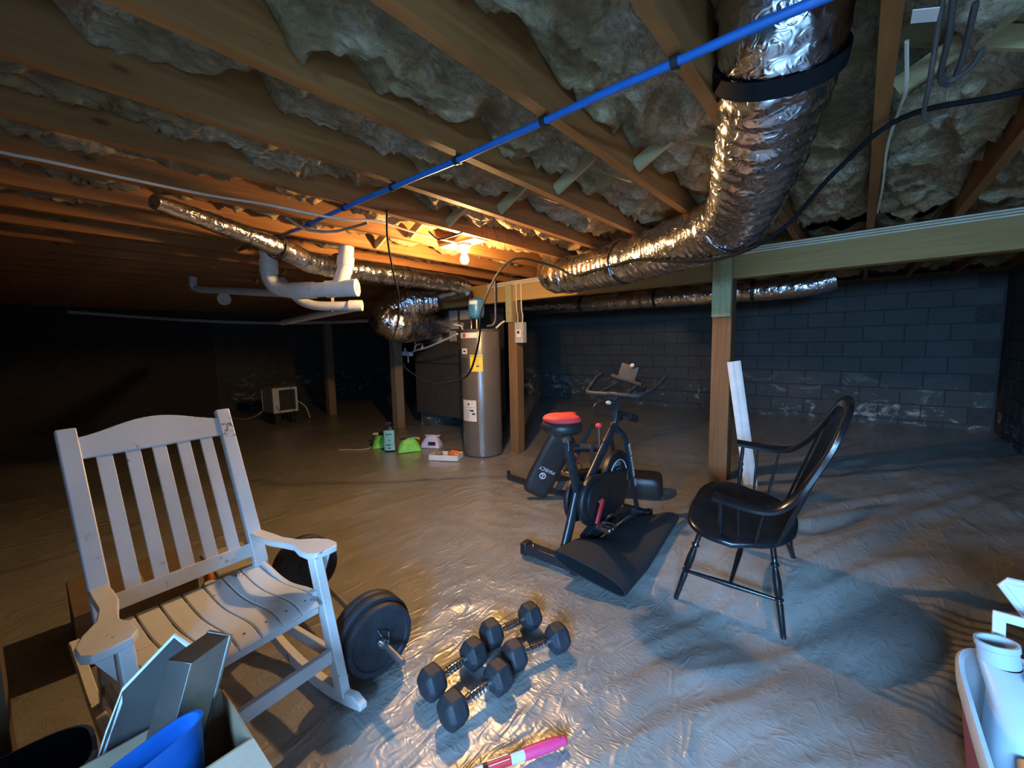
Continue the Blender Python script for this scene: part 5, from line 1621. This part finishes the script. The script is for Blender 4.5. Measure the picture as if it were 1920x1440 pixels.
# ------------------------------------------------------------------ box of pans in the lower left corner
def corner_pile():
    # open cardboard box
    t = thing('open_box', 'open cardboard box with bent flap holding pans and tray', 'box', (-1.06, 0.10, 0.0))
    def panel(a, b, c_, d_, name, mat, th=0.004):
        a, b, c_, d_ = map(Vector, (a, b, c_, d_))
        n_ = (b - a).cross(d_ - a).normalized() * th
        MB().prism([a, b, c_, d_], n_).build(name, mat, t)
    x0, x1, y0, y1, H = -1.155, -0.955, -0.28, 0.25, 0.50  # box lengthened out of view to shade the navy tub
    panel((x0, y1, 0.003), (x1, y1, 0.003), (x1, y1, H), (x0, y1, H), 'side', 'cardboard')
    panel((x0, y0, 0.003), (x1, y0, 0.003), (x1, y0, H), (x0, y0, H), 'side', 'cardboard')
    panel((x0, y0, 0.003), (x0, y1, 0.003), (x0, y1, H), (x0, y0, H), 'side', 'cardboard')
    panel((x1, y0, 0.003), (x1, y1, 0.003), (x1, y1, H), (x1, y0, H), 'side', 'cardboard')
    panel((x0, y0, 0.003), (x1, y0, 0.003), (x1, y1, 0.003), (x0, y1, 0.003), 'base', 'cardboard')
    panel((x1, y0, H), (x1, y1, H), (x1 + 0.10, y1 + 0.01, H - 0.03), (x1 + 0.10, y0, H - 0.03), 'flap', 'cardpale')
    # upright blue bin with a rounded mouth
    tb = thing('plastic_bin', 'bright blue plastic bin standing upright in the open box', 'bin', (-1.02, 0.10, 0.01))
    la, sa = Vector((0.30, -0.95, 0)).normalized(), Vector((0.95, 0.30, 0)).normalized()
    n = 36
    vs, fs = [], []
    for z, s_ in ((0.0, 0.80), (0.535, 1.0), (0.542, 1.03), (0.542, 0.95), (0.52, 0.91), (0.03, 0.74)):
        for k in range(n):
            a = 2 * math.pi * k / n
            vs.append(Vector((-1.020, 0.088, 0.010 + z)) + la * (0.100 * s_ * math.copysign(abs(math.cos(a)) ** 0.6, math.cos(a))) + sa * (0.030 * s_ * math.copysign(abs(math.sin(a)) ** 0.8, math.sin(a))))
    for i in range(5):
        for k in range(n):
            fs.append((i * n + k, i * n + (k + 1) % n, i * n + n + (k + 1) % n, i * n + n + k))
    fs += [tuple(range(n - 1, -1, -1)), tuple(5 * n + k for k in range(n))]
    MB().add(vs, fs).build('shell', 'tray_blue', tb, ang=50)
    # deep steel pan standing on end
    tp = thing('roasting_pan', 'deep grey steel pan standing on end beside the blue bin', 'pan', (-1.11, 0.05, 0.01))
    A_, B_ = Vector((-1.122, 0.150, 0.656)), Vector((-1.080, 0.182, 0.648))
    dn = Vector((0.004, -0.168, -0.52))
    bk = Vector((-0.026, 0.082, 0.006))
    face = [A_, B_, B_ + dn, A_ + dn]
    vs = face + [p + bk for p in face]
    inn = [p + bk * 0.06 + (sum(face, Vector()) / 4 - p) * 0.05 for p in face]
    vs += inn + [p + bk * 0.95 for p in inn]
    fs = [(0, 1, 2, 3)]
    for k in range(4):
        k2 = (k + 1) % 4
        fs += [(k, k2, 4 + k2, 4 + k), (8 + k, 12 + k, 12 + k2, 8 + k2), (4 + k, 4 + k2, 12 + k2, 12 + k)]
    fs.append((8, 11, 10, 9))
    MB().add(vs, fs).build('pan_body', 'steel', tp, bevel=0.006, ang=30)
    rim = [p + bk for p in face]
    MB().tube(rim + [rim[0]], 0.004, 8).build('rolled_rim', 'steel', tp)
    # dark tray with a white edge
    tt = thing('serving_tray', 'dark tray with pale worn edge standing between box and rocking chair', 'tray', (-1.22, 0.04, 0.0))
    L_ = [(-1.232, 0.185, 0.639), (-1.252, 0.09, 0.556), (-1.237, 0.056, 0.486), (-1.221, 0.030, 0.424), (-1.192, -0.07, 0.012)]
    R_ = [(-1.172, 0.0, 0.012), (-1.176, 0.20, 0.63)]
    MB().prism([Vector(p) for p in L_ + R_], (0.007, -0.006, 0.001)).build('tray_face', 'traybrown', tt)
    MB().tube([Vector(p) for p in [R_[1]] + L_], 0.0075, 8).build('edge', 'trim_white', tt)
    # round black pan lying low in the box
    tf = thing('black_cup', 'small glossy black cup standing in the open cardboard box', 'cup', (-0.993, 0.205, 0.01))
    MB().lathe([(0.0, 0.0), (0.022, 0.0), (0.031, 0.035), (0.034, 0.037), (0.034, 0.041), (0.030, 0.040), (0.02, 0.006), (0, 0.006)], 32, (-0.993, 0.205, 0.37), (0.1, 0.1, 0.95)).build('bowl', 'black_lacquer', tf)
    MB().lathe([(0.02, 0.0), (0.02, 0.362), (0, 0.362)], 20, (-0.993, 0.205, 0.010)).build('base', 'plastic_black', tf)
    # dark navy tub behind
    tn = thing('plastic_tub', 'dark navy plastic tub beside the open box', 'tub', (-1.425, -0.115, 0.0))
    vs, fs = [], []
    n = 40
    for z, s_ in ((0.002, 0.80), (0.34, 0.98), (0.345, 1.04), (0.36, 1.04), (0.362, 0.98), (0.34, 0.94), (0.02, 0.76)):
        for k in range(n):
            a = 2 * math.pi * k / n
            vs.append(Vector((-1.425 + 0.105 * s_ * math.copysign(abs(math.cos(a)) ** 0.6, math.cos(a)), -0.115 + 0.15 * s_ * math.copysign(abs(math.sin(a)) ** 0.6, math.sin(a)), z)))
    for i in range(6):
        for k in range(n):
            fs.append((i * n + k, i * n + (k + 1) % n, i * n + n + (k + 1) % n, i * n + n + k))
    fs += [tuple(range(n - 1, -1, -1)), tuple(6 * n + k for k in range(n))]
    MB().add(vs, fs).build('shell', 'navy', tn, ang=50)
corner_pile()

# ------------------------------------------------------------------ burgundy bin with jug in the lower right corner
def right_bin():
    t = thing('storage_bin', 'burgundy plastic storage bin with white rim near the doorway', 'bin', (0.525, 1.30, 0.0))
    n = 48
    cx, cy = 0.512, 1.30
    hx, hy = 0.275, 0.36
    def ring(s_, z, inset=0.0):
        out = []
        for k in range(n):
            a = 2 * math.pi * k / n
            out.append(Vector((cx + (hx * s_ - inset) * math.copysign(abs(math.cos(a)) ** 0.32, math.cos(a)), cy + (hy * s_ - inset) * math.copysign(abs(math.sin(a)) ** 0.32, math.sin(a)), z)))
        return out
    def shell(rs, name, mat):
        vs, fs = [], []
        for r_ in rs:
            vs += r_
        for i in range(len(rs) - 1):
            for k in range(n):
                fs.append((i * n + k, i * n + (k + 1) % n, i * n + n + (k + 1) % n, i * n + n + k))
        fs += [tuple(range(n - 1, -1, -1)), tuple((len(rs) - 1) * n + k for k in range(n))]
        MB().add(vs, fs).build(name, mat, t, ang=50)
    shell([ring(0.80, 0.003), ring(0.97, 0.42), ring(0.97, 0.42, 0.004), ring(0.80, 0.009, 0.005)], 'body', 'burgundy')
    shell([ring(0.80, 0.010, 0.006), ring(0.97, 0.42, 0.005), ring(0.97, 0.42, 0.009), ring(0.80, 0.016, 0.010)], 'liner', 'whiteplastic')
    # white rim as a closed band
    rs = [ring(1.0, 0.415, 0.003), ring(1.0, 0.45), ring(1.0, 0.458, 0.006), ring(1.0, 0.452, 0.016), ring(1.0, 0.38, 0.020), ring(1.0, 0.38, 0.015)]
    vs, fs = [], []
    for r_ in rs:
        vs += r_
    m = len(rs)
    for i in range(m):
        for k in range(n):
            j = (i + 1) % m
            fs.append((i * n + k, i * n + (k + 1) % n, j * n + (k + 1) % n, j * n + k))
    MB().add(vs, fs).build('rim', 'whiteplastic', t, ang=50)
    # contents
    ct = tag(MB().ball((cx, cy, 0.150), 0.185, 0.235, 0.110, 36, 20, lambda d: 1 + 0.10 * noise.noise(d * 3.0) + 0.05 * noise.noise(d * 8)).build('plastic_sack', 'blackbag', ang=80), 'crumpled glossy black sack filling the burgundy bin', 'sack')
    tag(MB().ball((0.46, 1.15, 0.275), 0.10, 0.10, 0.04, 20, 12, lambda d: 1 + 0.25 * noise.noise(d * 2.5)).build('cloth', 'deepblue', ang=80), 'deep blue cloth lying on the black sack in the bin', 'cloth')
    # milky jug, tilted
    tj = thing('detergent_jug', 'milky pale blue jug with open mouth standing in the burgundy bin', 'jug', (0.382, 1.435, 0.25))
    o = Vector((0.382, 1.435, 0.250))
    prof = [(0.0, 0, 0, 0.90), (0.015, 0, 0, 1.0), (0.13, 0, 0, 1.0), (0.165, -0.010, 0.012, 0.88), (0.195, -0.045, 0.05, 0.62), (0.215, -0.072, 0.078, 0.40)]
    vs, fs = [], []
    n2 = 36
    for z, ox, oy, s_ in prof:
        e = 0.6 if s_ > 0.7 else 1.0
        for k in range(n2):
            a = 2 * math.pi * k / n2
            vs.append(o + Vector((ox + 0.098 * s_ * math.copysign(abs(math.cos(a)) ** e, math.cos(a)), oy + 0.098 * s_ * math.copysign(abs(math.sin(a)) ** e, math.sin(a)), z * 1.2)))
    for i in range(len(prof) - 1):
        for k in range(n2):
            fs.append((i * n2 + k, i * n2 + (k + 1) % n2, i * n2 + n2 + (k + 1) % n2, i * n2 + n2 + k))
    fs.append(tuple(range(n2 - 1, -1, -1)))
    MB().add(vs, fs).build('body', 'milky', tj, ang=60)
    nk = o + Vector((-0.072, 0.078, 0.212 * 1.2))
    MB().lathe([(0.038, 0.0), (0.037, 0.035), (0.040, 0.038), (0.040, 0.052), (0.034, 0.052), (0.032, 0.0)], 32, nk, (-0.12, 0.1, 0.95)).build('neck', 'milky', tj)
    hd = [o + Vector(p) for p in ((-0.03, 0.03, 0.255), (0.02, -0.005, 0.268), (0.06, -0.045, 0.24), (0.075, -0.065, 0.165))]
    MB().tube(spline(hd, 6), 0.017, 12).build('handle', 'milky', tj)
    # orange bottle beside the jug
    to = thing('orange_bottle', 'small orange bottle wedged between jug and bin rim', 'bottle', (0.335, 1.26, 0.28))
    MB().tube(spline([(0.325, 1.33, 0.395), (0.335, 1.26, 0.35), (0.35, 1.20, 0.29)], 5), [0.014, 0.017, 0.019, 0.02, 0.021, 0.022, 0.022, 0.021, 0.019, 0.017, 0.012], 14).build('body', 'orange', to)
    # pale carry frame and leaning lid
    tf = thing('carry_frame', 'pale plastic rectangular handle frame standing behind the jug', 'frame', (0.42, 1.42, 0.5))
    zf = 0.62
    fr = [(0.335, 1.582, 0.20), (0.320, 1.600, 0.585), (0.56, 1.594, 0.585), (0.55, 1.576, 0.20)]
    for a, b in zip(fr, fr[1:]):
        a, b = Vector(a), Vector(b)
        if a.z == b.z:
            a.x, b.x = a.x - 0.012, b.x + 0.012
        MB().beam(a, b, 0.012, 0.024, up=(1, 0, 0) if a.z != b.z else (0, 0, 1)).build('bar', 'whiteplastic', tf, bevel=0.003)
    tl = thing('storage_lid', 'large pale plastic lid leaning upright behind the burgundy bin', 'sheet', (0.80, 1.74, 0.0))
    q4 = Matrix.Rotation(R(-10), 3, 'X')
    pl_ = [(0.70, 0.0), (0.395, 0.53), (0.350, 0.597), (0.360, 0.612), (0.78, 0.62), (1.0, 0.3), (1.0, 0.0)]
    MB().prism([Vector((x, 1.73 + z * 0.05, 0.01 + z)) for x, z in pl_], (0, 0.012, 0)).build('panel', 'whiteplastic', tl, bevel=0.004)
    MB().tube([Vector((x, 1.728 + z * 0.05, 0.01 + z)) for x, z in pl_[:5]], 0.010, 8).build('lip', 'whiteplastic', tl)
right_bin()
# ground outside the doorway
struct(MB().bx(-6, 9, -9, YF - 0.2, -0.12, -0.02).build('ground_outside', 'soil'))
